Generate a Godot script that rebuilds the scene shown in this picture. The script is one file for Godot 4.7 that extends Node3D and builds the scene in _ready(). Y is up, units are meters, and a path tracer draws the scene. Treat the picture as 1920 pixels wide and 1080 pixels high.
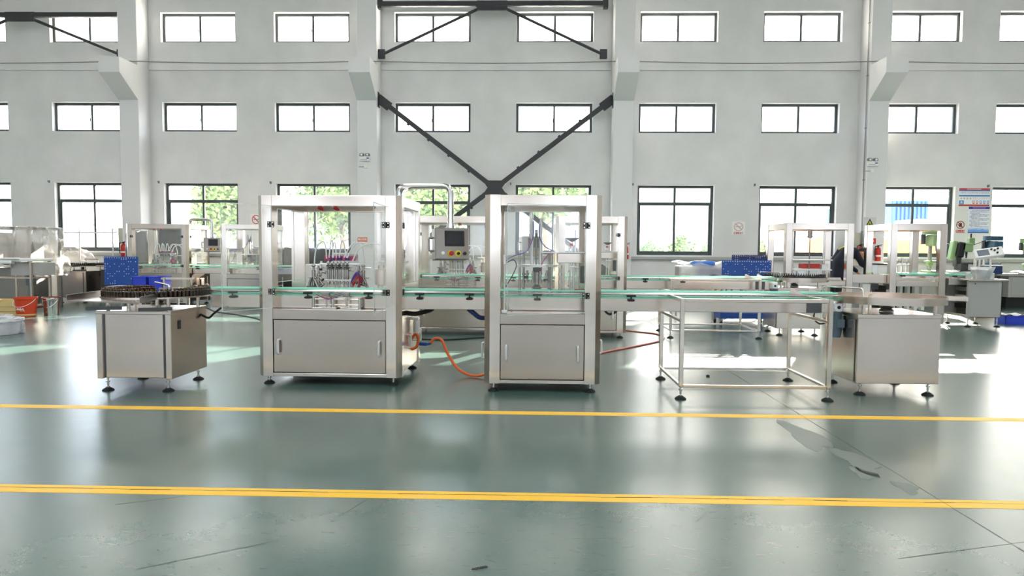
extends Node3D
# An industrial hall with bottle filling and capping lines. Metres, y up; the window wall is at z = -19.5, the camera at the origin looks to -z.

var M := {}
var taken := {}
var rng := RandomNumberGenerator.new()
const WALL := -19.5
const COLS := [-17.2, -13.76, -10.55, -7.3, -3.87, -0.43, 3.02, 6.43, 9.7, 12.87, 16.2]
const PILLARS := [-18.1, -11.17, -4.52, 2.51, 9.37, 16.0]

# ---------------------------------------------------------------- geometry
class G:
	var v := PackedVector3Array()
	var n := PackedVector3Array()
	var uv := PackedVector2Array()
	var xf := Transform3D.IDENTITY

	func tri(a: Vector3, b: Vector3, c: Vector3, na: Vector3, nb: Vector3, nc: Vector3, ua := Vector2.ZERO, ub := Vector2.ZERO, uc := Vector2.ZERO):
		var bs := xf.basis
		a = xf * a; b = xf * b; c = xf * c
		na = bs * na; nb = bs * nb; nc = bs * nc
		var f := (b - a).cross(c - a)
		if f.length_squared() < 1e-18: return
		if f.dot(na + nb + nc) > 0.0:
			v.append(a); v.append(c); v.append(b); n.append(na.normalized()); n.append(nc.normalized()); n.append(nb.normalized())
			uv.append(ua); uv.append(uc); uv.append(ub)
		else:
			v.append(a); v.append(b); v.append(c); n.append(na.normalized()); n.append(nb.normalized()); n.append(nc.normalized())
			uv.append(ua); uv.append(ub); uv.append(uc)

	func quad(a: Vector3, b: Vector3, c: Vector3, d: Vector3, o: Vector3):
		var f := (b - a).cross(c - a)
		if f.length_squared() < 1e-16: f = (c - a).cross(d - a)
		if f.dot(o) < 0.0: f = -f
		tri(a, b, c, f, f, f); tri(a, c, d, f, f, f)

	func face(a: Vector3, b: Vector3, c: Vector3, d: Vector3, o: Vector3):   # a picture: uv from the lower left, lower right, upper right, upper left
		tri(a, b, c, o, o, o, Vector2(0, 1), Vector2(1, 1), Vector2(1, 0)); tri(a, c, d, o, o, o, Vector2(0, 1), Vector2(1, 0), Vector2(0, 0))

	func box(c: Vector3, s: Vector3, b := 0.0, r := Basis.IDENTITY):
		var keep := xf
		xf = xf * Transform3D(r, c)
		var h := s * 0.5
		b = minf(b, minf(h.x, minf(h.y, h.z)) * 0.9)
		for ax in 3:
			var u := (ax + 1) % 3
			var w := (ax + 2) % 3
			for sg in [-1.0, 1.0]:
				var o := Vector3.ZERO
				o[ax] = sg
				var p := []
				for k in [[-1, -1], [1, -1], [1, 1], [-1, 1]]:
					var q := Vector3.ZERO
					q[ax] = sg * h[ax]; q[u] = k[0] * (h[u] - b); q[w] = k[1] * (h[w] - b)
					p.append(q)
				quad(p[0], p[1], p[2], p[3], o)
				if b > 0.0:
					for s2 in [-1.0, 1.0]:
						var e := []
						for s3 in [-1.0, 1.0]:
							var q1 := Vector3.ZERO
							q1[ax] = sg * h[ax]; q1[u] = s2 * (h[u] - b); q1[w] = s3 * (h[w] - b)
							var q2 := Vector3.ZERO
							q2[ax] = sg * (h[ax] - b); q2[u] = s2 * h[u]; q2[w] = s3 * (h[w] - b)
							e.append(q1); e.append(q2)
						var oo := Vector3.ZERO
						oo[ax] = sg; oo[u] = s2
						quad(e[0], e[1], e[3], e[2], oo)
		if b > 0.0:
			for i in [-1.0, 1.0]:
				for j in [-1.0, 1.0]:
					for k in [-1.0, 1.0]:
						var o2 := Vector3(i, j, k)
						tri(Vector3(i * h.x, j * (h.y - b), k * (h.z - b)), Vector3(i * (h.x - b), j * h.y, k * (h.z - b)), Vector3(i * (h.x - b), j * (h.y - b), k * h.z), o2, o2, o2)
		xf = keep

	func span(a: Vector3, b: Vector3, bev := 0.0):          # a box between two corners
		box((a + b) * 0.5, (b - a).abs(), bev)

	func cyl(a: Vector3, b: Vector3, r0: float, r1 := -1.0, k := 12, caps := true):
		if r1 < 0.0: r1 = r0
		var d := (b - a).normalized()
		var x := d.cross(Vector3.UP if absf(d.y) < 0.9 else Vector3.RIGHT).normalized()
		var y := d.cross(x)
		for i in k:
			var t0 := TAU * i / k
			var t1 := TAU * (i + 1) / k
			var e0 := x * cos(t0) + y * sin(t0)
			var e1 := x * cos(t1) + y * sin(t1)
			tri(a + e0 * r0, a + e1 * r0, b + e1 * r1, e0, e1, e1); tri(a + e0 * r0, b + e1 * r1, b + e0 * r1, e0, e1, e0)
			if caps:
				tri(a, a + e0 * r0, a + e1 * r0, -d, -d, -d); tri(b, b + e0 * r1, b + e1 * r1, d, d, d)

	func lathe(pr: Array, at := Vector3.ZERO, k := 16, smooth := false):      # pr: [r, y] pairs from bottom to top
		for j in pr.size() - 1:
			var p = pr[j]
			var q = pr[j + 1]
			var e := Vector2(q[1] - p[1], -(q[0] - p[0])).normalized()
			var ea := e
			var eb := e
			if smooth:
				if j > 0: ea = (e + Vector2(p[1] - pr[j - 1][1], -(p[0] - pr[j - 1][0])).normalized()).normalized()
				if j < pr.size() - 2: eb = (e + Vector2(pr[j + 2][1] - q[1], -(pr[j + 2][0] - q[0])).normalized()).normalized()
			for i in k:
				var t0 := TAU * i / k
				var t1 := TAU * (i + 1) / k
				var c0 := Vector3(cos(t0), 0, sin(t0))
				var c1 := Vector3(cos(t1), 0, sin(t1))
				var a: Vector3 = at + c0 * p[0] + Vector3(0, p[1], 0)
				var b: Vector3 = at + c1 * p[0] + Vector3(0, p[1], 0)
				var c: Vector3 = at + c1 * q[0] + Vector3(0, q[1], 0)
				var d: Vector3 = at + c0 * q[0] + Vector3(0, q[1], 0)
				var n0 := c0 * ea.x + Vector3(0, ea.y, 0)
				var n1 := c1 * ea.x + Vector3(0, ea.y, 0)
				var m0 := c0 * eb.x + Vector3(0, eb.y, 0)
				var m1 := c1 * eb.x + Vector3(0, eb.y, 0)
				tri(a, b, c, n0, n1, m1); tri(a, c, d, n0, m1, m0)

	func tube(pts: Array, r: float, k := 8, caps := true, r1 := -1.0):
		if r1 < 0.0: r1 = r
		var rings := []
		var side := Vector3.ZERO
		for i in pts.size():
			var d: Vector3 = (pts[mini(i + 1, pts.size() - 1)] - pts[maxi(i - 1, 0)]).normalized()
			if i == 0: side = d.cross(Vector3.UP if absf(d.y) < 0.9 else Vector3.RIGHT).normalized()
			else: side = (side - d * side.dot(d)).normalized()
			var up := d.cross(side)
			var rr := lerpf(r, r1, float(i) / (pts.size() - 1))
			var ring := []
			for j in k:
				var e := side * cos(TAU * j / k) + up * sin(TAU * j / k)
				ring.append([pts[i] + e * rr, e])
			rings.append(ring)
		for i in pts.size() - 1:
			for j in k:
				var a = rings[i][j]
				var b = rings[i][(j + 1) % k]
				var c = rings[i + 1][(j + 1) % k]
				var d = rings[i + 1][j]
				tri(a[0], b[0], c[0], a[1], b[1], c[1]); tri(a[0], c[0], d[0], a[1], c[1], d[1])
		if caps:
			var d0: Vector3 = (pts[0] - pts[1]).normalized()
			var d1: Vector3 = (pts[-1] - pts[-2]).normalized()
			for j in k:
				tri(pts[0], rings[0][j][0], rings[0][(j + 1) % k][0], d0, d0, d0)
				tri(pts[-1], rings[-1][j][0], rings[-1][(j + 1) % k][0], d1, d1, d1)

	func prism(poly: PackedVector2Array, z0: float, z1: float):     # polygon in x, y drawn out along z
		var idx := Geometry2D.triangulate_polygon(poly)
		for i in range(0, idx.size(), 3):
			for zz in [z0, z1]:
				var o := Vector3(0, 0, -1 if zz == minf(z0, z1) else 1)
				var q := []
				for j in 3: q.append(Vector3(poly[idx[i + j]].x, poly[idx[i + j]].y, zz))
				tri(q[0], q[1], q[2], o, o, o)
		var cw := Geometry2D.is_polygon_clockwise(poly)
		for i in poly.size():
			var a := poly[i]
			var b := poly[(i + 1) % poly.size()]
			var e := b - a
			var o := Vector3(e.y, -e.x, 0) * (-1.0 if cw else 1.0)
			quad(Vector3(a.x, a.y, z0), Vector3(b.x, b.y, z0), Vector3(b.x, b.y, z1), Vector3(a.x, a.y, z1), o)

	func vprism(poly: PackedVector2Array, y0: float, y1: float):    # polygon in x, z drawn out along y
		var keep := xf
		xf = xf * Transform3D(Basis(Vector3(1, 0, 0), Vector3(0, 0, 1), Vector3(0, 1, 0)), Vector3.ZERO)
		prism(poly, y0, y1)
		xf = keep

	func sheet(w: int, h: int, f: Callable, thick := 0.0):          # a curved sheet: f(i, j) gives the points
		var p := []
		for j in h + 1:
			for i in w + 1: p.append(f.call(float(i) / w, float(j) / h))
		var nn := []
		for j in h + 1:
			for i in w + 1:
				var dx: Vector3 = p[j * (w + 1) + mini(i + 1, w)] - p[j * (w + 1) + maxi(i - 1, 0)]
				var dy: Vector3 = p[mini(j + 1, h) * (w + 1) + i] - p[maxi(j - 1, 0) * (w + 1) + i]
				nn.append(dx.cross(dy).normalized())
		for j in h:
			for i in w:
				var a := j * (w + 1) + i
				var b := a + 1
				var c := a + w + 2
				var d := a + w + 1
				tri(p[a], p[b], p[c], nn[a], nn[b], nn[c]); tri(p[a], p[c], p[d], nn[a], nn[c], nn[d])
				if thick > 0.0:
					tri(p[a] - nn[a] * thick, p[b] - nn[b] * thick, p[c] - nn[c] * thick, -nn[a], -nn[b], -nn[c])
					tri(p[a] - nn[a] * thick, p[c] - nn[c] * thick, p[d] - nn[d] * thick, -nn[a], -nn[c], -nn[d])

	func mesh(m: Material) -> ArrayMesh:
		var am := ArrayMesh.new()
		var arr := []
		arr.resize(Mesh.ARRAY_MAX)
		arr[Mesh.ARRAY_VERTEX] = v; arr[Mesh.ARRAY_NORMAL] = n; arr[Mesh.ARRAY_TEX_UV] = uv
		am.add_surface_from_arrays(Mesh.PRIMITIVE_TRIANGLES, arr)
		am.surface_set_material(0, m)
		return am

func g() -> G:
	return G.new()

func V(x: float, y: float, z: float) -> Vector3:
	return Vector3(x, y, z)

func curve(ctrl: Array, per := 6) -> Array:              # Catmull-Rom through the points
	var out := []
	for i in ctrl.size() - 1:
		var a: Vector3 = ctrl[maxi(i - 1, 0)]
		var b: Vector3 = ctrl[i]
		var c: Vector3 = ctrl[i + 1]
		var d: Vector3 = ctrl[mini(i + 2, ctrl.size() - 1)]
		for j in per: out.append(b.cubic_interpolate(c, a, d, float(j) / per))
	out.append(ctrl[-1])
	return out

func bend(pts: Array, r: float, per := 5) -> Array:      # a path with rounded corners
	var out := [pts[0]]
	for i in range(1, pts.size() - 1):
		var p: Vector3 = pts[i]
		var a: Vector3 = p + (pts[i - 1] - p).normalized() * r
		var b: Vector3 = p + (pts[i + 1] - p).normalized() * r
		for j in per + 1:
			var t := float(j) / per
			out.append(a.lerp(p, t).lerp(p.lerp(b, t), t))
	out.append(pts[-1])
	return out

# ---------------------------------------------------------------- objects
func numbered(called: String) -> String:
	var k: int = taken.get(called, 0)
	taken[called] = k + 1
	return called if k == 0 else "%s_%03d" % [called, k]

func mi(called: String, mesh: Mesh, parent: Node = self) -> MeshInstance3D:
	var o := MeshInstance3D.new()
	o.mesh = mesh
	if parent == self: o.name = numbered(called)
	else:
		var d: Dictionary = parent.get_meta("n_", {})
		var k: int = d.get(called, 0)
		d[called] = k + 1
		parent.set_meta("n_", d)
		o.name = called if k == 0 else "%s_%03d" % [called, k]
	parent.add_child(o, true)
	return o

func obj(called: String, geo: G, m: Material, parent: Node = self, label := "") -> MeshInstance3D:
	var o := mi(called, geo.mesh(m), parent)
	if label != "": o.set_meta("label", label)
	return o

func tag(o: Node, label: String, category: String, group := "", kind := ""):
	o.set_meta("label", label)
	o.set_meta("category", category)
	if group != "": o.set_meta("group", group)
	if kind != "": o.set_meta("kind", kind)

func thing(called: String, label: String, category: String, at := Vector3.ZERO, turn := 0.0, group := "") -> Node3D:
	var o := Node3D.new()
	o.name = numbered(called)
	add_child(o, true)
	o.position = at
	o.rotation_degrees.y = turn
	tag(o, label, category, group)
	return o

func dup(src: Node3D, at: Vector3, turn := 0.0, label := "", group := "") -> Node3D:
	var base := String(src.name)
	if base.length() > 4 and base.substr(base.length() - 4, 1) == "_" and base.right(3).is_valid_int(): base = base.left(base.length() - 4)
	var o: Node3D = src.duplicate()
	o.name = numbered(base)
	add_child(o, true)
	o.position = at
	o.rotation_degrees.y = turn
	if label != "": o.set_meta("label", label)
	if group != "": o.set_meta("group", group)
	return o

func struct(called: String, geo: G, m: Material, label: String, category: String, parent: Node = self) -> MeshInstance3D:
	var o := mi(called, geo.mesh(m), parent)
	if parent == self: tag(o, label, category, "", "structure")
	return o

# ---------------------------------------------------------------- materials
func mat(c: Color, rough := 0.5, metal := 0.0) -> StandardMaterial3D:
	var m := StandardMaterial3D.new()
	m.albedo_color = c
	m.roughness = rough
	m.metallic = metal
	return m

func c8(r: int, gg: int, b: int) -> Color:
	return Color8(r, gg, b)

func noise_img(freq: float, seed_: int, size := 512, oct := 4, type := FastNoiseLite.TYPE_SIMPLEX) -> Image:
	var f := FastNoiseLite.new()
	f.noise_type = type
	f.seed = seed_
	f.frequency = freq
	f.fractal_octaves = oct
	return f.get_seamless_image(size, size)

func ramp(im: Image, a: Color, b: Color, pw := 1.0) -> Image:
	var w := im.get_width()
	var out := Image.create(w, im.get_height(), false, Image.FORMAT_RGB8)
	for y in im.get_height():
		for x in w:
			out.set_pixel(x, y, a.lerp(b, pow(im.get_pixel(x, y).r, pw) + rng.randf_range(-0.18, 0.18)))
	return out

func tex(im: Image) -> ImageTexture:
	return ImageTexture.create_from_image(im)

func normal_of(im: Image, k: float) -> ImageTexture:
	var c := im.duplicate()
	c.convert(Image.FORMAT_RGBA8)
	c.bump_map_to_normal_map(k)
	return tex(c)

func triplanar(m: StandardMaterial3D, s: Vector3, world := true):
	m.uv1_triplanar = true
	m.uv1_world_triplanar = world
	m.uv1_scale = s

func glass(alpha: float, c := Color(1, 1, 1), rough := 0.03) -> StandardMaterial3D:
	var m := mat(Color(c.r, c.g, c.b, alpha), rough)
	m.transparency = BaseMaterial3D.TRANSPARENCY_ALPHA
	m.cull_mode = BaseMaterial3D.CULL_DISABLED
	return m

func make_materials():
	for k in [["sheet", c8(218, 204, 193), 0.2, 0.12], ["bar", c8(226, 214, 203), 0.17, 0.04], ["panel", c8(196, 184, 174), 0.24, 0.1]]:
		var s := mat(k[1], k[2], 1.0)
		M[k[0]] = s
	M.chrome = mat(c8(214, 212, 208), 0.16, 1.0)
	M.hmi = mat(c8(158, 152, 147), 0.3, 1.0)
	M.piston = mat(c8(168, 164, 160), 0.22, 1.0)
	M.dull = mat(c8(150, 148, 145), 0.45, 1.0)
	M.alu = mat(c8(226, 226, 226), 0.38, 0.85)
	M.dark_steel = mat(c8(92, 92, 94), 0.4, 0.9)
	M.black = mat(c8(24, 24, 26), 0.45)
	M.rubber = mat(c8(20, 20, 21), 0.75)
	M.grey_plastic = mat(c8(120, 122, 124), 0.5)
	M.white_plastic = mat(c8(232, 232, 230), 0.4)
	M.white_paint = mat(c8(222, 222, 218), 0.45)
	M.grey_paint = mat(c8(168, 168, 164), 0.5)
	M.beige = mat(c8(188, 186, 170), 0.5)
	M.mint = mat(c8(150, 230, 204), 0.35)
	M.belt = mat(c8(96, 176, 158), 0.5)
	M.amber = mat(c8(28, 18, 6), 0.05)
	M.amber.backlight_enabled = true
	M.amber.backlight = Color(0.44, 0.3, 0.06)
	M.amber.metallic_specular = 0.8
	M.amber_neck = mat(c8(74, 50, 18), 0.06)
	M.amber_neck.backlight_enabled = true
	M.amber_neck.backlight = Color(0.44, 0.32, 0.09)
	M.acrylic = glass(0.07, Color(0.92, 0.97, 0.95))
	M.acrylic_edge = glass(0.42, Color(0.86, 0.93, 0.9), 0.2)
	M.pane = glass(0.05, Color(0.95, 0.98, 1.0))
	M.frosted = mat(c8(225, 228, 230), 0.6)
	M.frosted.backlight_enabled = true
	M.frosted.backlight = Color(1.25, 1.25, 1.25)
	M.window_frame = mat(c8(62, 70, 70), 0.45)
	M.brace = mat(c8(58, 58, 62), 0.6)
	M.blue = mat(c8(28, 72, 150), 0.45)
	M.blue_bright = mat(c8(38, 62, 190), 0.4)
	M.navy = mat(c8(30, 48, 100), 0.5)
	M.motor = mat(c8(92, 112, 126), 0.45)
	M.red = mat(c8(176, 30, 24), 0.35)
	M.dark_red = mat(c8(130, 30, 20), 0.4)
	M.orange = mat(c8(206, 62, 24), 0.45)
	M.orange_hose = mat(c8(238, 110, 44), 0.35)
	M.pink_hose = mat(c8(214, 120, 106), 0.4)
	M.yellow = mat(c8(232, 208, 34), 0.45)
	M.crate = mat(c8(206, 184, 128), 0.6)
	M.wood = mat(c8(178, 120, 62), 0.7)
	M.white_hose = mat(c8(238, 238, 240), 0.3)
	M.pink = mat(c8(176, 72, 112), 0.35)
	M.violet = mat(c8(74, 58, 150), 0.35)
	M.screen = mat(c8(38, 40, 46), 0.18)
	M.screen_pale = mat(c8(120, 126, 140), 0.2)
	M.green_machine = mat(c8(132, 160, 112), 0.5)
	M.teal_machine = mat(c8(46, 82, 104), 0.45)
	M.white_paper = mat(c8(236, 234, 230), 0.8)
	M.film = glass(0.34, Color(0.88, 0.86, 0.84), 0.25)
	M.film.normal_enabled = true
	M.film.normal_texture = normal_of(noise_img(0.012, 77, 256, 4), 12.0)
	M.film.normal_scale = 0.5
	triplanar(M.film, V(1.0, 1.0, 1.0))
	M.film_dense = M.film.duplicate()
	M.film_dense.albedo_color = Color(0.84, 0.81, 0.78, 0.5)
	M.film_clear = M.film.duplicate()
	M.film_clear.albedo_color = Color(0.92, 0.92, 0.94, 0.3)
	M.coil = mat(c8(196, 198, 204), 0.2, 0.6)
	M.concrete = mat(c8(176, 174, 168), 0.9)
	var wl := mat(Color.WHITE, 0.7)
	wl.albedo_texture = tex(ramp(noise_img(0.008, 31, 512, 5), c8(218, 217, 216), c8(230, 229, 228)))
	triplanar(wl, V(0.16, 0.16, 0.16))
	M.wall = wl
	M.pillar = mat(c8(224, 223, 223), 0.65)
	# floor: green epoxy with fine dark scuffs and worn gloss
	var S := 1024
	var base := noise_img(0.006, 12, S, 4)
	var alb := ramp(base, c8(62, 88, 83), c8(67, 93, 88))
	var rgh := ramp(noise_img(0.012, 21, S, 5), Color(0.24, 0.24, 0.24), Color(0.27, 0.27, 0.27))
	rng.seed = 4
	for i in 2600:
		var x := rng.randf() * S
		var y := rng.randf() * S
		var a := rng.randfn(0.0, 0.35)
		var ln := rng.randf_range(2, 16) * (3.0 if i % 60 == 0 else 1.0)
		var dk := rng.randf_range(0.1, 0.45)
		for k in int(ln):
			var px := posmod(int(x + cos(a) * k), S)
			var py := posmod(int(y + sin(a) * k), S)
			var c := alb.get_pixel(px, py)
			alb.set_pixel(px, py, c.lerp(c8(30, 42, 40), dk))
	var fl := mat(Color.WHITE, 1.0)
	fl.albedo_texture = tex(alb)
	fl.roughness_texture = tex(rgh)
	fl.metallic_specular = 1.0
	triplanar(fl, V(0.23, 0.23, 0.23))
	M.floor = fl
	M.floor_yellow = mat(c8(232, 184, 58), 0.5)
	M.floor_yellow.metallic_specular = 0.35
	M.floor_yellow.roughness_texture = tex(ramp(noise_img(0.03, 3, 256, 4), Color(0.7, 0.7, 0.7), Color(1, 1, 1)))
	triplanar(M.floor_yellow, V(0.5, 0.5, 0.5))
	M.crack = mat(c8(46, 50, 46), 0.9)
	M.stain = mat(c8(92, 104, 100), 0.4)

func _ready():
	# camera
	var cam := Camera3D.new()
	cam.name = "camera"
	add_child(cam)
	cam.position = V(0, 1.45, 0)
	cam.rotation_degrees = V(-3.26, 1.5, 0.42)
	cam.fov = rad_to_deg(2.0 * atan(540.0 / 1280.0))
	cam.near = 0.05
	cam.far = 400.0
	# sky, exposure
	var env := Environment.new()
	var sky := Sky.new()
	var sm := ProceduralSkyMaterial.new()
	sm.sky_top_color = c8(196, 214, 236)
	sm.sky_horizon_color = c8(238, 244, 253)
	sm.sky_curve = 0.2
	sm.ground_bottom_color = c8(150, 148, 142)
	sm.ground_horizon_color = c8(226, 226, 224)
	sm.sky_energy_multiplier = 2.3
	sm.sun_angle_max = 90.0
	sm.sun_curve = 0.2
	sm.ground_energy_multiplier = 1.2
	sky.sky_material = sm
	env.background_mode = Environment.BG_SKY
	env.sky = sky
	env.tonemap_mode = Environment.TONE_MAPPER_LINEAR
	env.tonemap_exposure = 1.6
	env.sdfgi_enabled = true
	env.ssao_enabled = true
	env.ssil_enabled = true
	var we := WorldEnvironment.new()
	we.name = "world_environment"
	we.environment = env
	add_child(we)
	# sun: low, from beyond the window wall, to the right
	var sun := DirectionalLight3D.new()
	sun.name = "sun"
	add_child(sun)
	sun.look_at_from_position(V(0, 20, -20), V(0, 20, -20) + V(-0.476, -0.487, 1.0), Vector3.UP)
	sun.light_color = Color(1.0, 0.96, 0.88)
	sun.light_energy = 12.0
	sun.light_angular_distance = 0.6
	sun.shadow_enabled = true
	# daylight from the roof's skylight strips, each with a light of its size just below
	for k in 4:
		var al := AreaLight3D.new()
		al.name = "skylight_light_%d" % k
		add_child(al)
		al.position = V(-13.5 + 9.0 * k, 10.33, -2.0)
		al.rotation_degrees = V(-90, 0, 0)
		al.area_size = Vector2(2.4, 21.0)
		al.area_normalize_energy = false
		al.light_energy = 0.66
		al.light_color = Color(0.98, 0.99, 1.0)
		al.area_range = 60.0
		al.shadow_enabled = true
	make_materials()
	build_hall()
	build_outside()
	build_lines()
	build_left_corner()
	build_right_side()
	build_middle()
	build_wall_things()
	build_person()
	strip_counters(self)

func strip_counters(o: Node):
	if o.has_meta("n_"): o.remove_meta("n_")
	for c in o.get_children(): strip_counters(c)

# ---------------------------------------------------------------- the hall
func build_hall():
	var a := g()
	a.box(V(0, -0.1, -5.0), V(42, 0.2, 29.6))
	struct("floor", a, M.floor, "green epoxy factory floor, glossy and scuffed", "floor")
	# painted lines, the joint along the hall, the crack in the nearer line
	for k in 2:
		var z: float = [-5.98, -3.93][k]
		var wd: float = [0.12, 0.125][k]
		a = g()
		a.box(V(0, 0.0006, z), V(41.8, 0.0012, wd))
		struct("trim_%d" % (k + 1), a, M.floor_yellow, ["yellow floor line farther from the camera, close to the machines' feet", "yellow floor line nearer to the camera with a crack along it"][k], "floor line")
	rng.seed = 91
	a = g()
	var px := -20.0
	var pz := -3.945
	while px < 20.0:                                        # a wandering crack inside the nearer line
		var nx := px + rng.randf_range(0.08, 0.3)
		var nz := -3.945 + rng.randf_range(-0.006, 0.006)
		var w := rng.randf_range(0.0015, 0.005)
		a.quad(V(px, 0.0016, pz - w), V(nx, 0.0016, nz - w), V(nx, 0.0016, nz + w), V(px, 0.0016, pz + w), Vector3.UP)
		px = nx
		pz = nz
	struct("trim_3", a, M.crack, "thin dark crack running inside the nearer yellow floor line", "crack")
	a = g()
	pz = -19.4
	px = 2.41
	while pz < 8.0:                                         # floor joint from the wall past the camera
		var nz := pz + rng.randf_range(0.1, 0.4)
		var nx := 2.41 + rng.randf_range(-0.003, 0.003)
		var w := rng.randf_range(0.001, 0.0022)
		a.quad(V(px - w, 0.0018, pz), V(px + w, 0.0018, pz), V(nx + w, 0.0018, nz), V(nx - w, 0.0018, nz), Vector3.UP)
		px = nx
		pz = nz
	struct("trim_4", a, M.crack, "dark straight floor joint running away under the conveyor table on the right", "floor joint")
	var stains := [[2.17, -5.35, 0.12, 0.42], [2.28, -4.72, 0.1, 0.3], [2.2, -4.45, 0.07, 0.12], [2.33, -4.2, 0.06, 0.12], [2.5, -3.25, 0.07, 0.07]]
	for s in stains:
		a = g()
		var ring := []
		for k in 18:
			var t := TAU * k / 18
			var q := 1.0 + 0.25 * sin(t * 3 + s[0] * 9) + rng.randf_range(-0.12, 0.12)
			ring.append(V(s[0] + cos(t) * s[2] * q, 0.0012, s[1] + sin(t) * s[3] * q))
		for k in 18:
			a.tri(V(s[0], 0.0012, s[1]), ring[k], ring[(k + 1) % 18], Vector3.UP, Vector3.UP, Vector3.UP)
		struct("trim_%d" % (5 + stains.find(s)), a, M.stain, "grey filler patch on the floor beside the long joint, %s" % ["the one between the two yellow lines nearest the table", "the middle one between the yellow lines", "the small one just beyond the nearer yellow line", "the one touching the nearer yellow line", "the one closest to the camera"][stains.find(s)], "floor patch")
	# long scratches
	var scr := [[[-2.32, -3.7], [-1.95, -3.87]], [[-1.05, -3.5], [-0.92, -3.87]], [[-1.75, -2.95], [-1.0, -3.42]], [[1.75, -3.2], [2.6, -3.45]], [[1.02, -2.75], [0.95, -2.95]], [[1.05, -3.65], [1.25, -3.72]], [[0.9, -3.6], [1.0, -3.75]], [[-1.65, -2.9], [-1.95, -2.72]]]
	a = g()
	for s in scr:
		var p := V(s[0][0], 0.0007, s[0][1])
		var q := V(s[1][0], 0.0007, s[1][1])
		var sd := (q - p).cross(Vector3.UP).normalized() * 0.0022
		a.quad(p - sd, q - sd * 0.3, q + sd * 0.3, p + sd, Vector3.UP)
	struct("trim_10", a, M.crack, "long dark scratches in the floor paint in the foreground", "scratches")

	# window wall with its openings
	var rows := [[1.31, 3.28], [4.74, 5.57], [7.25, 8.08]]
	a = g()
	var zb := WALL - 0.26
	var ys := [0.0]
	for r in rows: ys.append_array(r)
	ys.append(10.6)
	for k in 4: a.span(V(-21.3, ys[2 * k], WALL), V(21.3, ys[2 * k + 1], zb))
	for r in rows:
		var x := -21.3
		for c in COLS:
			a.span(V(x, r[0], WALL), V(c, r[1], zb))
			x = c + 2.15
		a.span(V(x, r[0], WALL), V(21.3, r[1], zb))
	struct("wall_back", a, M.wall, "tall off-white wall with three rows of windows behind the machines", "wall")
	a = g(); a.span(V(-21.3, 0, WALL), V(-21, 10.6, 9.0))
	struct("wall_left", a, M.wall, "plain off-white end wall on the left of the hall", "wall")
	a = g(); a.span(V(21, 0, WALL), V(21.3, 10.6, 9.0))
	struct("wall_right", a, M.wall, "plain off-white end wall on the right of the hall", "wall")
	# wall behind the camera
	a = g()
	a.span(V(-21.3, 0, 9.0), V(21.3, 1.31, 9.26)); a.span(V(-21.3, 3.28, 9.0), V(21.3, 10.6, 9.26))
	for k in 13: a.span(V(-21.3 + k * 3.4, 1.31, 9.0), V(-20.05 + k * 3.4 if k < 12 else 21.3, 3.28, 9.26))
	struct("wall_front", a, M.wall, "off-white wall behind the camera", "wall")
	a = g()
	for k in 12: a.span(V(-20.05 + k * 3.4, 1.31, 9.12), V(-17.9 + k * 3.4, 3.28, 9.13))
	struct("window_39", a, M.frosted, "row of frosted windows in the wall behind the camera", "windows")
	# ceiling with four long skylight strips
	a = g()
	var xs := [-21.3]
	for k in 4: xs.append_array([-14.7 + 9.0 * k, -12.3 + 9.0 * k])
	xs.append(21.3)
	for k in 5: a.span(V(xs[2 * k], 10.5, WALL - 0.3), V(xs[2 * k + 1], 10.7, 9.3))
	for k in 4:
		a.span(V(xs[2 * k + 1], 10.5, WALL - 0.3), V(xs[2 * k + 2], 10.7, -12.5)); a.span(V(xs[2 * k + 1], 10.5, 8.5), V(xs[2 * k + 2], 10.7, 9.3))
	struct("ceiling", a, M.white_paint, "pale flat roof deck of the hall", "ceiling")
	var lit := mat(c8(240, 240, 238), 0.6)
	lit.emission_enabled = true
	lit.emission = Color(1, 0.99, 0.97)
	lit.emission_energy_multiplier = 1.0
	for k in 4:
		a = g(); a.span(V(xs[2 * k + 1], 10.5, -12.5), V(xs[2 * k + 2], 10.56, 8.5))
		struct("window_%d" % (40 + k), a, lit, "long daylight panel in the roof, number %d from the left end" % (k + 1), "skylight")
	# windows
	var nth := ["second beyond the left edge", "first at the left edge", "second from the left edge", "third from the left edge", "fourth from the left edge, just right of the second pillar", "fifth from the left edge, behind the right end of the steel cross bracing", "sixth from the left edge, just right of the third pillar", "seventh from the left edge", "eighth from the left edge, right of the fourth pillar", "ninth from the left edge, cut by the right edge", "beyond the right edge"]
	var names := ["lower tall window with a row of small panes above", "middle-row two-pane window", "top-row two-pane window"]
	var made := []
	for r in 3:
		var h: float = rows[r][1] - rows[r][0]
		var w := 2.15
		var proto := []
		var fz := -0.13
		a = g()
		a.span(V(0, 0, fz), V(0.07, h, fz - 0.08), 0.006); a.span(V(w - 0.07, 0, fz), V(w, h, fz - 0.08), 0.006)
		a.span(V(0.07, 0, fz), V(w - 0.07, 0.07, fz - 0.08), 0.006); a.span(V(0.07, h - 0.07, fz), V(w - 0.07, h, fz - 0.08), 0.006)
		proto.append(["window_frame", a.mesh(M.window_frame)])
		a = g(); a.span(V(w / 2 - 0.03, 0.07, fz - 0.01), V(w / 2 + 0.03, h - 0.07, fz - 0.07), 0.005)
		proto.append(["mullion", a.mesh(M.window_frame)])
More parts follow.
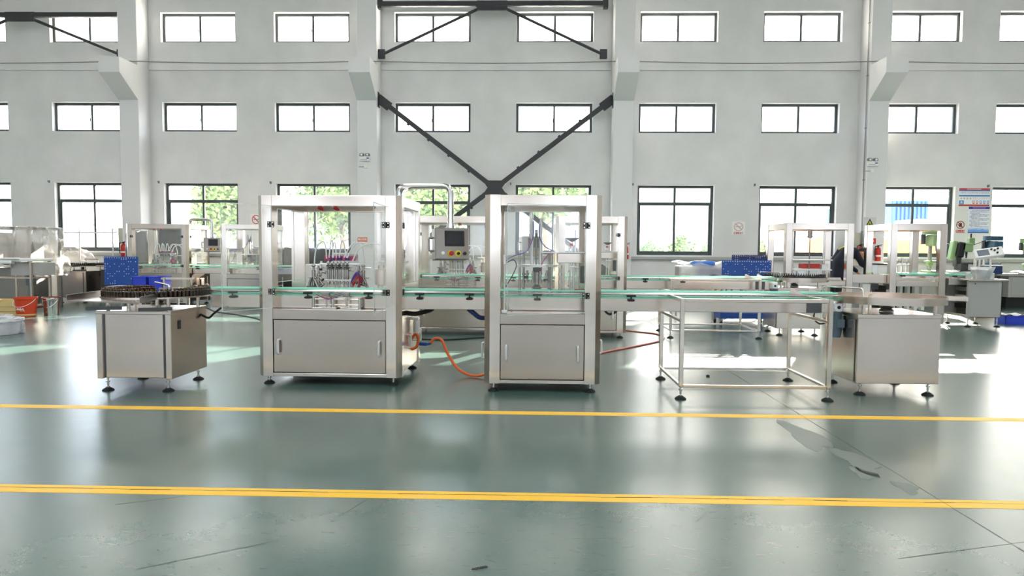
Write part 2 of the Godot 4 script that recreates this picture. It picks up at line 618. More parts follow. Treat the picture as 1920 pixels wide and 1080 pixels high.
		if r == 0:
			a = g(); a.span(V(0.07, h - 0.56, fz - 0.005), V(w - 0.07, h - 0.47, fz - 0.075), 0.005)
			proto.append(["transom", a.mesh(M.window_frame)])
			a = g(); a.span(V(0.07, 0.07, fz - 0.02), V(0.11, h - 0.56, fz - 0.06), 0.004); a.span(V(w - 0.11, 0.07, fz - 0.02), V(w - 0.07, h - 0.56, fz - 0.06), 0.004)
			a.span(V(0.11, 0.07, fz - 0.02), V(w - 0.11, 0.11, fz - 0.06), 0.004)
			proto.append(["sash", a.mesh(M.window_frame)])
		a = g(); a.span(V(w / 2 - 0.045, h * 0.36, fz), V(w / 2 - 0.025, h * 0.36 + 0.1, fz + 0.025), 0.004)
		proto.append(["latch", a.mesh(M.black)])
		for s in 2:
			var x0: float = 0.07 if s == 0 else w / 2 + 0.03
			var x1: float = w / 2 - 0.03 if s == 0 else w - 0.07
			a = g(); a.box(V((x0 + x1) / 2, (0.07 + (h - 0.07 if r > 0 else h - 0.56)) / 2, fz - 0.04), V(x1 - x0, (h - 0.14 if r > 0 else h - 0.63), 0.006))
			proto.append(["pane", a.mesh(M.frosted if r == 2 else M.pane)])
			if r == 0:
				a = g(); a.box(V((x0 + x1) / 2, h - 0.27, fz - 0.04), V(x1 - x0, 0.4, 0.006))
				proto.append(["pane", a.mesh(M.pane)])
		for c in COLS.size():
			var o := Node3D.new()
			o.name = "window_%d" % (r * COLS.size() + c + 1)
			add_child(o)
			o.position = V(COLS[c], rows[r][0], WALL)
			tag(o, names[r] + ", " + nth[c], "window", "", "structure")
			for p in proto: mi(p[0], p[1], o)
	# pillars with corbels, ledges
	var pn := ["beyond the left edge", "first from the left, behind the left bottle line", "second from the left, left of the steel cross bracing", "third from the left, right of the steel cross bracing", "fourth from the left, with a pipe beside it", "beyond the right edge"]
	for k in PILLARS.size():
		var x: float = PILLARS[k]
		a = g()
		a.span(V(x - 0.27, 0, WALL), V(x + 0.27, 10.5, -18.9), 0.012)
		var p := struct("trim_%d" % (12 + k), a, M.pillar, "white square wall pillar with a crane corbel, " + pn[k], "pillar")
		a = g()
		a.xf = Transform3D(Basis(Vector3.UP, PI / 2), V(x - 0.28, 0, 0))      # local x -> -z, so the polygon is drawn in z and y
		var pts := PackedVector2Array([Vector2(18.9, 6.45), Vector2(18.05, 6.45), Vector2(18.05, 6.05), Vector2(18.9, 5.5)])
		a.prism(pts, 0.0, 0.56)
		obj("corbel", a, M.pillar, p)
	a = g()
	for k in PILLARS.size() - 1: a.span(V(PILLARS[k] + 0.27, 6.46, WALL), V(PILLARS[k + 1] - 0.27, 6.62, WALL + 0.05), 0.01)
	struct("trim_18", a, M.wall, "plaster ledge along the wall under the top windows", "ledge")
	a = g()
	for k in PILLARS.size() - 1: a.span(V(PILLARS[k] + 0.27, 1.18, WALL), V(PILLARS[k + 1] - 0.27, 1.27, WALL + 0.09), 0.01)
	struct("trim_19", a, M.grey_paint, "grey ledge along the wall under the lower windows", "ledge")
	# thin power wire strung between the corbels
	var wire := []
	for k in PILLARS.size() - 1:
		for j in 8:
			var t := j / 8.0
			wire.append(V(lerpf(PILLARS[k], PILLARS[k + 1], t), 6.55 - 0.06 * sin(PI * t), -18.86))
	a = g(); a.tube(wire, 0.014, 6)
	tag(obj("power_wire", a, M.dull), "thin dark wire strung along the wall between the pillar corbels", "wire")

	# steel bracing: an X in the middle bay, flat trusses above
	var zz := -19.12
	var br := thing("cross_brace", "dark grey steel X-shaped cross bracing between the second and third pillar", "bracing", V(-1.0, 0, zz))
	var cy := 3.15
	for s in [-1.0, 1.0]:
		for up in [true, false]:
			a = g()
			var p := V(s * 0.18, cy + (0.12 if up else -0.12), 0.0)
			var q := V(s * 3.0, 5.42 if up else 0.9, 0.0)
			var d := (q - p).normalized()
			a.box((p + q) / 2, V((q - p).length(), 0.13, 0.09), 0.008, Basis(d, Vector3(-d.y, d.x, 0), Vector3(0, 0, 1)))
			var bar := obj("brace_bar", a, M.brace, br)
			for k in 4:
				a = g()
				var c := p.lerp(q, 0.18 + 0.2 * k) + Vector3(-d.y, d.x, 0) * 0.075 * (1.0 if d.x * s > 0 else 1.0)
				a.box(c, V(0.07, 0.05, 0.06), 0.008, Basis(d, Vector3(-d.y, d.x, 0), Vector3(0, 0, 1)))
				obj("clip", a, M.brace, bar)
			a = g()
			var e := V(s * 3.2, 5.56 if up else 0.76, 0)
			a.box((q + e) / 2, V(0.42, 0.25, 0.05), 0.01, Basis(d, Vector3(-d.y, d.x, 0), Vector3(0, 0, 1)))
			a.box(e + V(s * 0.06, 0, 0), V(0.06, 0.42, 0.2), 0.01)
			obj("end_plate", a, M.brace, br)
	a = g(); a.prism(PackedVector2Array([Vector2(-0.34, cy + 0.2), Vector2(0.34, cy + 0.2), Vector2(0.2, cy), Vector2(0.34, cy - 0.2), Vector2(-0.34, cy - 0.2), Vector2(-0.2, cy)]), -0.03, 0.05)
	obj("centre_plate", a, M.brace, br)
	var cx := [-1.1, -14.3, 12.6]
	for k in 3:
		var t := thing("roof_brace", ["dark grey horizontal steel brace across the top windows between the second and third pillar", "dark grey horizontal steel brace across the top window at the left edge", "dark grey horizontal steel brace beyond the fourth pillar, outside the right edge"][k], "bracing", V(cx[k], 0, zz))
		if k == 2:
			t.queue_free()
			remove_child(t)
			continue
		var half := 3.1 if k == 0 else 2.85
		a = g(); a.box(V(0, 8.16 if k == 0 else 7.88, 0), V(half * 2, 0.13, 0.13), 0.01)
		obj("beam", a, M.brace, t)
		var y0 := 8.16 if k == 0 else 7.88
		a = g(); a.box(V(0, y0 - 0.05, 0.03), V(0.84, 0.26, 0.06), 0.01)
		obj("centre_plate", a, M.brace, t)
		for s in [-1.0, 1.0]:
			a = g()
			var p := V(s * 0.36, y0 - 0.12, 0.0)
			var q := V(s * (half - 0.1), 6.82, 0.0)
			a.cyl(p, q, 0.042, 0.042, 8)
			obj("diagonal", a, M.brace, t)
			a = g()
			a.box(q + V(s * 0.06, -0.01, 0), V(0.2, 0.26, 0.06), 0.01)
			obj("end_plate", a, M.brace, t)
			a = g(); a.box(V(s * half, y0, 0), V(0.14, 0.26, 0.16), 0.01)
			obj("end_plate", a, M.brace, t)

# ---------------------------------------------------------------- outside
func leafy(r: Vector3, count: int, size: float, seed_: int, pal: Array) -> Array:
	var out := []
	rng.seed = seed_
	for col in pal:
		var a := g()
		for i in count / pal.size():
			var d := Vector3(rng.randfn(), rng.randfn(), rng.randfn()).normalized()
			var p := d * pow(rng.randf(), 0.45)
			p = Vector3(p.x * r.x, p.y * r.y, p.z * r.z) * (0.82 + 0.25 * sin(d.x * 5 + seed_) * sin(d.y * 4 + 1.3) )
			var u := Vector3(rng.randfn(), rng.randfn(), rng.randfn()).normalized()
			var w := u.cross(d).normalized()
			var s := size * rng.randf_range(0.6, 1.3)
			var nn := u.cross(w).normalized()
			a.tri(p - u * s, p + w * s * 0.5, p + u * s, nn, nn, nn); a.tri(p - u * s, p + u * s, p - w * s * 0.5, nn, nn, nn)
		out.append(a.mesh(col))
	return out

func tree(x: float, z: float, h: float, r: Vector3, seed_: int, label: String, pal: Array, count := 5200, size := 0.13):
	var t := thing("tree", label, "tree", V(x, 0, z))
	var a := g()
	a.tube(curve([V(0, 0, 0), V(0.08, h * 0.3, 0.05), V(-0.05, h * 0.65, 0), V(0.0, h, 0.05)]), 0.13, 8, true, 0.05)
	for k in 5:
		var an := k * 1.3
		a.tube(curve([V(0.0, h * (0.5 + 0.08 * k), 0), V(cos(an) * r.x * 0.4, h * (0.6 + 0.08 * k), sin(an) * r.z * 0.4), V(cos(an) * r.x * 0.8, h * (0.62 + 0.09 * k), sin(an) * r.z * 0.8)]), 0.045, 6, true, 0.015)
	obj("trunk", a, M.bark, t)
	for m in leafy(r, count, size, seed_, pal):
		var o := mi("crown", m, t)
		o.position = V(0, h, 0)
		o.set_meta("kind", "stuff")

func build_outside():
	var a := g()
	a.box(V(0, -0.15, -44.9), V(120, 0.2, 50))
	struct("ground", a, M.concrete, "pale concrete yard outside the windows", "ground")
	M.bark = mat(c8(92, 78, 62), 0.9)
	var pal := []
	for c in [c8(88, 118, 58), c8(66, 94, 46), c8(108, 134, 74)]:
		var m := mat(c, 0.6)
		m.backlight_enabled = true
		m.backlight = Color(c.r, c.g, c.b) * 0.3
		pal.append(m)
	tree(-7.6, -27.5, 3.4, V(2.3, 2.1, 1.6), 1, "leafy green tree seen through the glass of the front filling machine", pal)
	tree(-3.6, -26.5, 3.6, V(1.7, 2.0, 1.4), 2, "leafy green tree outside the window behind the control panel arm", pal)
	tree(-12.6, -27.5, 3.3, V(1.5, 1.9, 1.4), 3, "leafy green tree outside the second lower window from the left", pal, 4200)
	tree(0.6, -28.5, 3.9, V(2.6, 1.6, 1.4), 4, "leafy green tree outside the window behind the front capping machine", pal, 4200)
	for k in 5:
		tree(3.6 + k * 1.35 + 0.1 * sin(k * 2.0), -28.0 - 0.9 * (k % 2), 1.15 + 0.15 * (k % 3), V(0.7, 0.72, 0.5), 10 + k, "low pale green bush outside the sixth lower window, %s in its row from the left" % ["first", "second", "third", "fourth", "last"][k], pal, 1600, 0.09)
	# a pale factory building with a blue corrugated wall
	var b := thing("building", "pale industrial building across the yard with a blue corrugated wall", "building", V(4.15, 0, -46))
	a = g(); a.box(V(-8, 2.9, 0), V(42, 5.8, 6), 0.02)
	obj("wall", a, M.white_paint, b)
	a = g()
	for k in 9: a.box(V(17.5 + k * 0.24, 2.25, 0.1), V(0.12, 4.5, 9.0), 0.02)
	a.box(V(18.46, 2.25, 0), V(2.1, 4.5, 8.9))
	obj("corrugated_wall", a, mat(c8(36, 92, 178), 0.5), b)
	a = g()
	a.box(V(18.3, 1.7, 8.0), V(4.0, 3.0, 2.4), 0.08)
	obj("white_container", a, M.white_paint, b)
	a = g()
	for k in 5: a.box(V(-24 + k * 6.5, 3.2, 3.02), V(2.6, 1.4, 0.08), 0.01)
	obj("window_band", a, M.screen_pale, b)
	# a yellow tank lying outside the eighth window
	var tk := thing("tank", "large yellow-orange tank lying outside the eighth lower window", "tank", V(13.75, 0, -26.2))
	a = g()
	var pr := [[0.02, -1.5], [0.4, -1.46], [0.62, -1.3], [0.66, -1.1], [0.66, 1.1], [0.62, 1.3], [0.4, 1.46], [0.02, 1.5]]
	a.xf = Transform3D(Basis(Vector3(0, 0, 1), PI / 2), V(0, 1.35, 0))
	a.lathe(pr, V(0, 0, 0), 24, true)
	obj("shell", a, mat(c8(214, 124, 8), 0.45), tk)
	a = g()
	for s in [-0.9, 0.9]: a.box(V(s, 0.36, 0), V(0.16, 0.72, 1.0), 0.02)
	obj("saddle", a, M.dark_steel, tk)
	var ot := thing("container", "pale orange covered heap outside the seventh lower window", "container", V(10.4, 0, -26.6))
	a = g(); a.prism(PackedVector2Array([Vector2(-0.8, 0), Vector2(1.3, 0), Vector2(1.3, 1.9), Vector2(0.5, 2.05), Vector2(-0.3, 1.7), Vector2(-0.8, 1.2)]), -0.7, 0.7)
	obj("cover", a, mat(c8(196, 112, 60), 0.6), ot)

# ---------------------------------------------------------------- machine pieces shared by all lines
func foot(parent: Node, p: Vector3, top: float):
	var a := g()
	a.cyl(p + V(0, 0.02, 0), p + V(0, top, 0), 0.010, -1, 8); a.cyl(p + V(0, top * 0.62, 0), p + V(0, top * 0.62 + 0.014, 0), 0.019, -1, 6); a.cyl(p + V(0, 0.03, 0), p + V(0, 0.046, 0), 0.017, -1, 6)
	var f := obj("levelling_foot", a, M.chrome, parent)
	a = g()
	a.lathe([[0.0, 0.0], [0.056, 0.0], [0.056, 0.008], [0.044, 0.018], [0.02, 0.032], [0.0, 0.034]], p, 16, false)
	obj("pad", a, M.rubber, f)

func hinge(parent: Node, p: Vector3, flat := true):
	var a := g()
	a.box(p, V(0.075, 0.062, 0.008), 0.003)
	a.cyl(p + V(0, -0.031, 0.004), p + V(0, 0.031, 0.004), 0.007, -1, 8)
	var h := obj("hinge", a, M.black, parent)
	a = g()
	for i in [-1, 1]:
		for j in [-1, 1]: a.cyl(p + V(i * 0.024, j * 0.018, 0.003), p + V(i * 0.024, j * 0.018, 0.0065), 0.006, -1, 8)
	obj("screw", a, M.chrome, h)

func handle(parent: Node, p: Vector3, h := 0.15):
	var a := g()
	var pts := bend([p + V(0, -h / 2, 0), p + V(0, -h / 2, 0.04), p + V(0, h / 2, 0.04), p + V(0, h / 2, 0)], 0.012, 3)
	a.tube(pts, 0.011, 8)
	a.box(p + V(0, 0, 0.042), V(0.028, h - 0.02, 0.012), 0.004)
	obj("door_handle", a, M.alu, parent)

func pane(parent: Node, called: String, pts: Array, th := 0.006):   # acrylic sheet with bright cut edges: four corners in order
	var a := g()
	var nn: Vector3 = (pts[1] - pts[0]).cross(pts[2] - pts[0]).normalized()
	a.quad(pts[0], pts[1], pts[2], pts[3], nn)
	var p := obj(called, a, M.acrylic, parent)
	a = g()
	for i in 4:
		var b: Vector3 = pts[i]
		var c: Vector3 = pts[(i + 1) % 4]
		var d := (c - b).normalized()
		a.box((b + c) / 2, V((c - b).length(), th, th), 0.0, Basis(d, nn.cross(d), nn))
	obj("cut_edge", a, M.acrylic_edge, p)
	return p

# stainless enclosure: hw half width of the flat front, D depth. Origin on the floor under the middle of the front.
func enclosure(t: Node3D, hw: float, D: float, doors: Array):
	var s := 0.105
	var c := 0.055
	for sx in [-1.0, 1.0]:
		for sz in [0.0, 1.0]:
			var a := g()
			var poly := PackedVector2Array()
			for q in [[hw - s, 0.0], [hw, 0.0], [hw + c, -c], [hw + c, -c - s], [hw - s, -c - s]]:
				poly.append(Vector2(sx * q[0], q[1] if sz == 0.0 else -D - q[1]))
			a.vprism(poly, 0.085, 1.995)
			obj("post", a, M.bar, t)
	var iw := hw - s
	for z in [[-0.002, -0.1], [-D + 0.002, -D + 0.1]]:
		var a := g(); a.span(V(-iw, 1.885, z[0]), V(iw, 1.994, z[1]), 0.003)
		obj("top_beam", a, M.bar, t)
		a = g(); a.span(V(-iw, 0.692, z[0]), V(iw, 0.8, z[1]), 0.003)
		obj("deck_beam", a, M.panel, t)
		a = g(); a.span(V(-iw, 0.086, z[0]), V(iw, 0.122, z[1]), 0.003)
		obj("base_rail", a, M.bar, t)
	for sx in [-1.0, 1.0]:
		var a := g(); a.span(V(sx * (hw + c - 0.002), 1.885, -c - s), V(sx * (hw + c - 0.1), 1.994, -D + c + s), 0.003)
		obj("top_beam", a, M.bar, t)
		a = g(); a.span(V(sx * (hw + c - 0.002), 0.692, -c - s), V(sx * (hw + c - 0.1), 0.8, -D + c + s), 0.003)
		obj("deck_beam", a, M.panel, t)
		a = g(); a.span(V(sx * (hw + c - 0.012), 0.12, -c - s), V(sx * (hw + c - 0.03), 0.692, -D + c + s))
		obj("side_panel", a, M.sheet, t)
	var a := g(); a.span(V(-hw, 0.782, -0.1), V(hw, 0.797, -D + 0.1), 0.002)
	obj("deck_plate", a, M.sheet, t)
	a = g(); a.span(V(-hw + 0.02, 1.955, -0.1), V(hw - 0.02, 1.965, -D + 0.1))
	obj("roof_pane", a, M.acrylic, t)
	a = g(); a.span(V(-iw, 0.122, -D + 0.02), V(iw, 0.692, -D + 0.035))
	obj("back_panel", a, M.sheet, t)
	a = g(); a.span(V(-iw, 0.122, -0.04), V(iw, 0.692, -0.05))
	obj("liner", a, M.black, t)
	a = g(); a.span(V(-iw + 0.007, 0.129, -0.006), V(iw - 0.007, 0.685, -0.03), 0.003)
	var d := obj("cabinet_door", a, M.panel, t)
	handle(d, V(-iw + 0.065, 0.4, -0.006)); handle(d, V(iw - 0.07, 0.395, -0.006))
	a = g(); a.cyl(V(0.0, 0.635, -0.008), V(0.0, 0.635, 0.006), 0.014, -1, 12); a.box(V(0, 0.63, 0.007), V(0.006, 0.018, 0.004))
	obj("lock", a, M.chrome, d)
	for sx in [-1.0, 1.0]:
		for sz in [-0.06, -D + 0.06]: foot(t, V(sx * (hw - 0.04), 0, sz), 0.09)
	# acrylic: sides and back
	pane(t, "back_pane", [V(-iw, 0.81, -D + 0.05), V(iw, 0.81, -D + 0.05), V(iw, 1.88, -D + 0.05), V(-iw, 1.88, -D + 0.05)])
	for sx in [-1.0, 1.0]:
		pane(t, "side_pane", [V(sx * (hw + c - 0.03), 1.06, -c - s), V(sx * (hw + c - 0.03), 1.06, -D + c + s), V(sx * (hw + c - 0.03), 1.88, -D + c + s), V(sx * (hw + c - 0.03), 1.88, -c - s)])
	# front doors: [hinge side, width, degrees open]
	for q in doors:
		var sx: float = q[0]
		var an := deg_to_rad(q[2])
		var h := V(sx * (iw - 0.004), 0, 0.012)
		var f: Vector3 = h + V(-sx * cos(an), 0, sin(an)) * q[1]
		var p = pane(t, "glass_door", [V(h.x, 0.815, h.z), V(f.x, 0.815, f.z), V(f.x, 1.885, f.z), V(h.x, 1.885, h.z)])
		a = g()
		var e: Vector3 = f + (h - f).normalized() * 0.05
		for y in [0.86, 1.84]: a.cyl(V(e.x, y, e.z) - V(0, 0, 0.014), V(e.x, y, e.z) + V(0, 0, 0.014), 0.013, -1, 10)
		obj("catch", a, M.dull, p)
		for y in [0.985, 1.69]: hinge(t, V(sx * (iw + 0.004), y, 0.006))
	for sx in [-1.0, 1.0]:
		for y in [0.985, 1.69]:
			a = g(); a.box(V(sx * (hw + c + 0.003), y, -c - s + 0.02), V(0.008, 0.062, 0.06), 0.002)
			obj("side_hinge", a, M.black, t)

func control_box(t: Node3D, at: Vector3, turn: float):
	var bs := Basis(Vector3.UP, deg_to_rad(turn)) * Basis(Vector3.RIGHT, deg_to_rad(-6))
	var a := g()
	a.xf = Transform3D(bs, at)
	a.box(V(0, 0, 0), V(0.37, 0.335, 0.16), 0.008)
	var b := obj("control_box", a, M.hmi, t)
	a = g(); a.xf = Transform3D(bs, at); a.box(V(0.025, 0.055, 0.081), V(0.215, 0.165, 0.012), 0.005)
	obj("screen_bezel", a, M.black, b)
	a = g(); a.xf = Transform3D(bs, at); a.box(V(0.025, 0.055, 0.089), V(0.17, 0.12, 0.003))
	obj("touch_screen", a, M.screen, b)
	a = g(); a.xf = Transform3D(bs, at)
	for x in [-0.02, 0.06]: a.cyl(V(x, -0.105, 0.08), V(x, -0.105, 0.087), 0.034, -1, 20)
	obj("yellow_collar", a, M.yellow, b)
	var gb := g()
	gb.xf = Transform3D(bs * Basis(Vector3.RIGHT, PI / 2), at + bs * V(-0.02, -0.105, 0.086))
	gb.lathe([[0.0, 0.0], [0.012, 0.0], [0.012, 0.02], [0.026, 0.022], [0.026, 0.036], [0.0, 0.04]], Vector3.ZERO, 16)
	obj("stop_button", gb, M.red, b)
	gb = g(); gb.xf = Transform3D(bs * Basis(Vector3.RIGHT, PI / 2), at + bs * V(0.06, -0.105, 0.086))
	gb.lathe([[0.0, 0.0], [0.016, 0.0], [0.016, 0.018], [0.0, 0.02]], Vector3.ZERO, 14)
	gb.box(V(0, 0.024, 0), V(0.03, 0.014, 0.009), 0.003)
	obj("selector_switch", gb, M.black, b)
	gb = g(); gb.xf = Transform3D(bs * Basis(Vector3.RIGHT, PI / 2), at + bs * V(-0.105, -0.1, 0.08))
	gb.lathe([[0.0, 0.0], [0.018, 0.0], [0.018, 0.012], [0.0, 0.014]], Vector3.ZERO, 14)
	obj("pilot_lamp", gb, M.white_plastic, b)
	gb = g(); gb.xf = Transform3D(bs * Basis(Vector3.RIGHT, PI / 2), at + bs * V(0.13, -0.105, 0.08))
	gb.lathe([[0.0, 0.0], [0.018, 0.0], [0.018, 0.02], [0.008, 0.022], [0.008, 0.03], [0.0, 0.03]], Vector3.ZERO, 14)
	obj("key_switch", gb, M.black, b)
	gb = g(); gb.xf = Transform3D(bs, at)
	gb.tube(bend([V(-0.185, -0.07, 0.0), V(-0.235, -0.07, 0.0), V(-0.235, 0.07, 0.0), V(-0.185, 0.07, 0.0)], 0.02), 0.011, 8)
	obj("grip", gb, M.hmi, b)

func panel_arm(t: Node3D, hw: float):
	var a := g()
	var z := -0.28
	var p := bend([V(hw - 0.02, 1.99, z), V(hw - 0.02, 2.115, z), V(hw + 0.545, 2.115, z + 0.06), V(hw + 0.545, 1.67, z + 0.06)], 0.085, 7)
	a.tube(p, 0.034, 16)
	a.cyl(V(hw - 0.02, 1.99, z), V(hw - 0.02, 2.02, z), 0.046, -1, 16); a.cyl(V(hw + 0.545, 1.655, z + 0.06), V(hw + 0.545, 1.715, z + 0.06), 0.043, -1, 16)
	obj("panel_arm", a, M.chrome, t)
	control_box(t, V(hw + 0.545, 1.495, z + 0.07), 22)

func loop(a: G, p: Array, r := 0.0075):
	a.tube(curve(p, 7), r, 7)

func make_filling_machine(label: String, doors: Array, at: Vector3, turn: float) -> Node3D:
	var t := thing("filling_machine", label, "machine", at, turn)
	enclosure(t, 0.71, 1.15, doors)
	panel_arm(t, 0.71)
	# filling head: two cross plates on columns, six piston cylinders with nozzles
	var z := -0.46
	var a := g()
	a.box(V(-0.03, 1.27, z - 0.03), V(0.44, 0.016, 0.1), 0.003); a.box(V(-0.03, 1.09, z - 0.03), V(0.44, 0.016, 0.1), 0.003); a.box(V(-0.02, 1.225, z - 0.06), V(0.7, 0.018, 0.03), 0.003)
	for x in [-0.25, 0.19]: a.cyl(V(x, 0.8, z - 0.06), V(x, 1.3, z - 0.06), 0.013, -1, 10)
	obj("head_plate", a, M.alu, t)
	for k in 6:
		var x := -0.145 + k * 0.043
		a = g()
		a.cyl(V(x, 1.1, z), V(x, 1.22, z), 0.0165, -1, 12); a.box(V(x, 1.06, z + 0.01), V(0.03, 0.035, 0.03), 0.005); a.cyl(V(x, 1.045, z + 0.02), V(x + 0.015, 1.0, z + 0.03), 0.009, -1, 8); a.box(V(x, 1.285, z + 0.01), V(0.034, 0.022, 0.034), 0.004); a.cyl(V(x, 1.22, z), V(x, 1.31, z), 0.007, -1, 8); a.cyl(V(x, 1.225, z), V(x, 1.24, z), 0.019, -1, 10); a.cyl(V(x, 1.03, z), V(x, 1.1, z), 0.006, -1, 8)
		a.box(V(x, 1.255, z + 0.012), V(0.03, 0.018, 0.02), 0.003); a.cyl(V(x, 1.085, z), V(x, 1.1, z), 0.018, -1, 10)
		obj("filling_nozzle", a, M.piston, t)
		a = g()
		a.box(V(x, 1.325, z), V(0.028, 0.03, 0.03), 0.004); a.cyl(V(x, 1.33, z), V(x, 1.365, z), 0.0085, -1, 8)
		obj("hose_fitting", a, M.pink if k % 2 == 0 else M.violet, t, "purple hose fitting above a nozzle")
	rng.seed = 40
	for k in 6:
		var x := -0.145 + k * 0.043
		a = g()
		a.box(V(x, 1.235, z + 0.03), V(0.022, 0.05, 0.03), 0.005); a.cyl(V(x - 0.012, 1.25, z + 0.045), V(x + 0.012, 1.27, z + 0.05), 0.007, -1, 8); a.box(V(x, 1.0, z + 0.03), V(0.026, 0.03, 0.026), 0.005)
		obj("valve_body", a, M.dull if k % 2 == 0 else M.dark_steel, t)
	for s in [-1.0, 1.0]:
		a = g()
		for k in 9:
			var p := V((-0.25 if s < 0 else 0.2) + rng.randf_range(-0.05, 0.07), rng.randf_range(1.0, 1.24), z + rng.randf_range(0.0, 0.07))
			var q := p + V(rng.randf_range(-0.05, 0.05), rng.randf_range(-0.05, 0.05), rng.randf_range(-0.02, 0.02))
			a.cyl(p, q, rng.randf_range(0.007, 0.016), -1, 10)
			a.cyl(q - (q - p) * 0.15, q, 0.018, -1, 6)
		a.cyl(V(-0.25 if s < 0 else 0.2, 0.98, z + 0.03), V(-0.25 if s < 0 else 0.2, 1.25, z + 0.03), 0.012, -1, 10)
		obj("pipe_fittings", a, M.piston, t)
	a = g(); a.box(V(-0.03, 0.985, z + 0.02), V(0.5, 0.02, 0.08), 0.004); a.box(V(-0.32, 1.0, z + 0.02), V(0.12, 0.05, 0.1), 0.006)
	obj("drip_tray", a, M.dark_steel, t)
	a = g(); a.box(V(-0.03, 1.335, z - 0.04), V(0.36, 0.055, 0.03), 0.006)
	obj("manifold", a, M.pink, t)
	# pumps at the sides
	for x in [-0.31, 0.25]:
		a = g()
		a.cyl(V(x, 1.03, z + 0.02), V(x, 1.2, z + 0.02), 0.022, -1, 12); a.cyl(V(x, 1.2, z + 0.02), V(x, 1.235, z + 0.02), 0.013, -1, 10); a.lathe([[0.0, -0.02], [0.02, -0.012], [0.024, 0.0], [0.02, 0.012], [0.0, 0.02]], V(x, 1.25, z + 0.02), 12, true)
		a.box(V(x, 1.12, z + 0.02), V(0.13, 0.02, 0.03), 0.004); a.cyl(V(x - 0.05, 1.0, z + 0.05), V(x - 0.02, 1.12, z + 0.05), 0.016, -1, 10); a.cyl(V(x + 0.06, 1.0, z + 0.05), V(x + 0.02, 1.1, z + 0.05), 0.016, -1, 10)
		a.box(V(x, 1.05, z), V(0.05, 0.05, 0.05), 0.005)
		obj("pump", a, M.piston, t)
	var tubes := [[[-0.31, 1.24], [-0.29, 1.42], [-0.22, 1.52], [-0.18, 1.47], [-0.17, 1.33]], [[-0.14, 1.34], [-0.12, 1.5], [-0.1, 1.52], [-0.09, 1.34]], [[-0.1, 1.34], [-0.09, 1.48], [-0.07, 1.5], [-0.055, 1.34]], [[-0.02, 1.34], [0.0, 1.5], [0.03, 1.51], [0.06, 1.34]], [[0.03, 1.34], [0.12, 1.49], [0.19, 1.51], [0.24, 1.45], [0.25, 1.27]], [[0.07, 1.34], [0.15, 1.48], [0.24, 1.51], [0.36, 1.45], [0.4, 1.3]], [[0.13, 1.3], [0.21, 1.45], [0.36, 1.5], [0.47, 1.46], [0.5, 1.32]]]
	for k in tubes.size():
		a = g()
		var pts := []
		for q in tubes[k]: pts.append(V(q[0], q[1], z + 0.004 * k - 0.06 * (1.0 if q == tubes[k][-1] and k > 3 else 0.0)))
		loop(a, pts)
		obj("white_tube", a, M.white_hose, t)
	# air lines and a bundle of red and blue hose
	a = g()
	for k in 5: loop(a, [V(0.16 - k * 0.006, 1.0, z + 0.09), V(0.15 + 0.01 * k, 1.08, z + 0.1), V(0.21, 1.17 - 0.012 * k, z + 0.1), V(0.255 - 0.008 * k, 1.11, z + 0.1), V(0.22, 1.03, z + 0.09)], 0.004)
	obj("red_hose", a, M.red, t)
	a = g()
	for k in 4: loop(a, [V(0.14, 0.99, z + 0.08), V(0.135, 1.08 - k * 0.01, z + 0.105), V(0.2, 1.185 - k * 0.01, z + 0.105), V(0.245, 1.12, z + 0.105), V(0.2, 1.0, z + 0.08)], 0.004)
	obj("blue_hose", a, M.violet, t)
	# white liquid cylinders and a tank at the back right
	for k in 4:
		a = g(); a.cyl(V(0.36 + 0.06 * k, 0.8, -0.82), V(0.36 + 0.06 * k, 1.26 + 0.03 * (k % 2), -0.82), 0.024, -1, 12)
		obj("piston_pump", a, M.white_plastic, t)
	a = g()
	a.box(V(0.45, 1.29, -0.82), V(0.3, 0.02, 0.1), 0.004); a.box(V(0.45, 1.16, -0.76), V(0.26, 0.03, 0.03), 0.004)
	obj("pump_bridge", a, M.white_plastic, t)
	a = g(); a.lathe([[0.0, 0.0], [0.08, 0.0], [0.088, 0.01], [0.088, 0.17], [0.092, 0.175], [0.0, 0.18]], V(0.47, 1.04, -0.45), 20)
	obj("hopper", a, M.sheet, t)
	a = g(); a.box(V(-0.3, 1.1, -0.78), V(0.4, 0.32, 0.16), 0.01)
	obj("valve_box", a, M.white_plastic, t)
	# front fixture below the conveyor
	a = g()
	for x in [-0.19, 0.02, 0.31]: a.cyl(V(x, 0.8, -0.075), V(x, 0.925, -0.075), 0.016, -1, 12)
	for y in [0.845, 0.905]: a.cyl(V(-0.19, y, -0.075), V(0.31, y, -0.075), 0.007, -1, 8)
	for x in [-0.045, 0.17]: a.cyl(V(x, 0.8, -0.06), V(x, 0.98, -0.06), 0.008, -1, 8)
	a.box(V(-0.07, 0.808, -0.08), V(0.26, 0.016, 0.06), 0.003); a.box(V(0.2, 0.808, -0.08), V(0.2, 0.016, 0.06), 0.003)
	obj("stop_fixture", a, M.chrome, t)
	a = g()
	a.box(V(-0.05, 0.955, -0.06), V(0.08, 0.04, 0.04), 0.004)
	obj("stop_cylinder", a, M.dull, t)
	a = g(); a.box(V(0.17, 0.955, -0.06), V(0.07, 0.045, 0.04), 0.004)
	obj("stop_cylinder", a, M.dull, t)
	a = g(); loop(a, [V(-0.15, 0.955, -0.045), V(-0.07, 0.93, -0.03), V(-0.01, 0.915, -0.03), V(0.05, 0.95, -0.03), V(0.13, 0.975, -0.04)], 0.004)
	obj("red_air_line", a, M.red, t)
	a = g(); loop(a, [V(-0.13, 0.945, -0.045), V(-0.05, 0.915, -0.03), V(0.01, 0.91, -0.03), V(0.07, 0.94, -0.03), V(0.15, 0.965, -0.04)], 0.0035)
	obj("blue_air_line", a, M.violet, t)
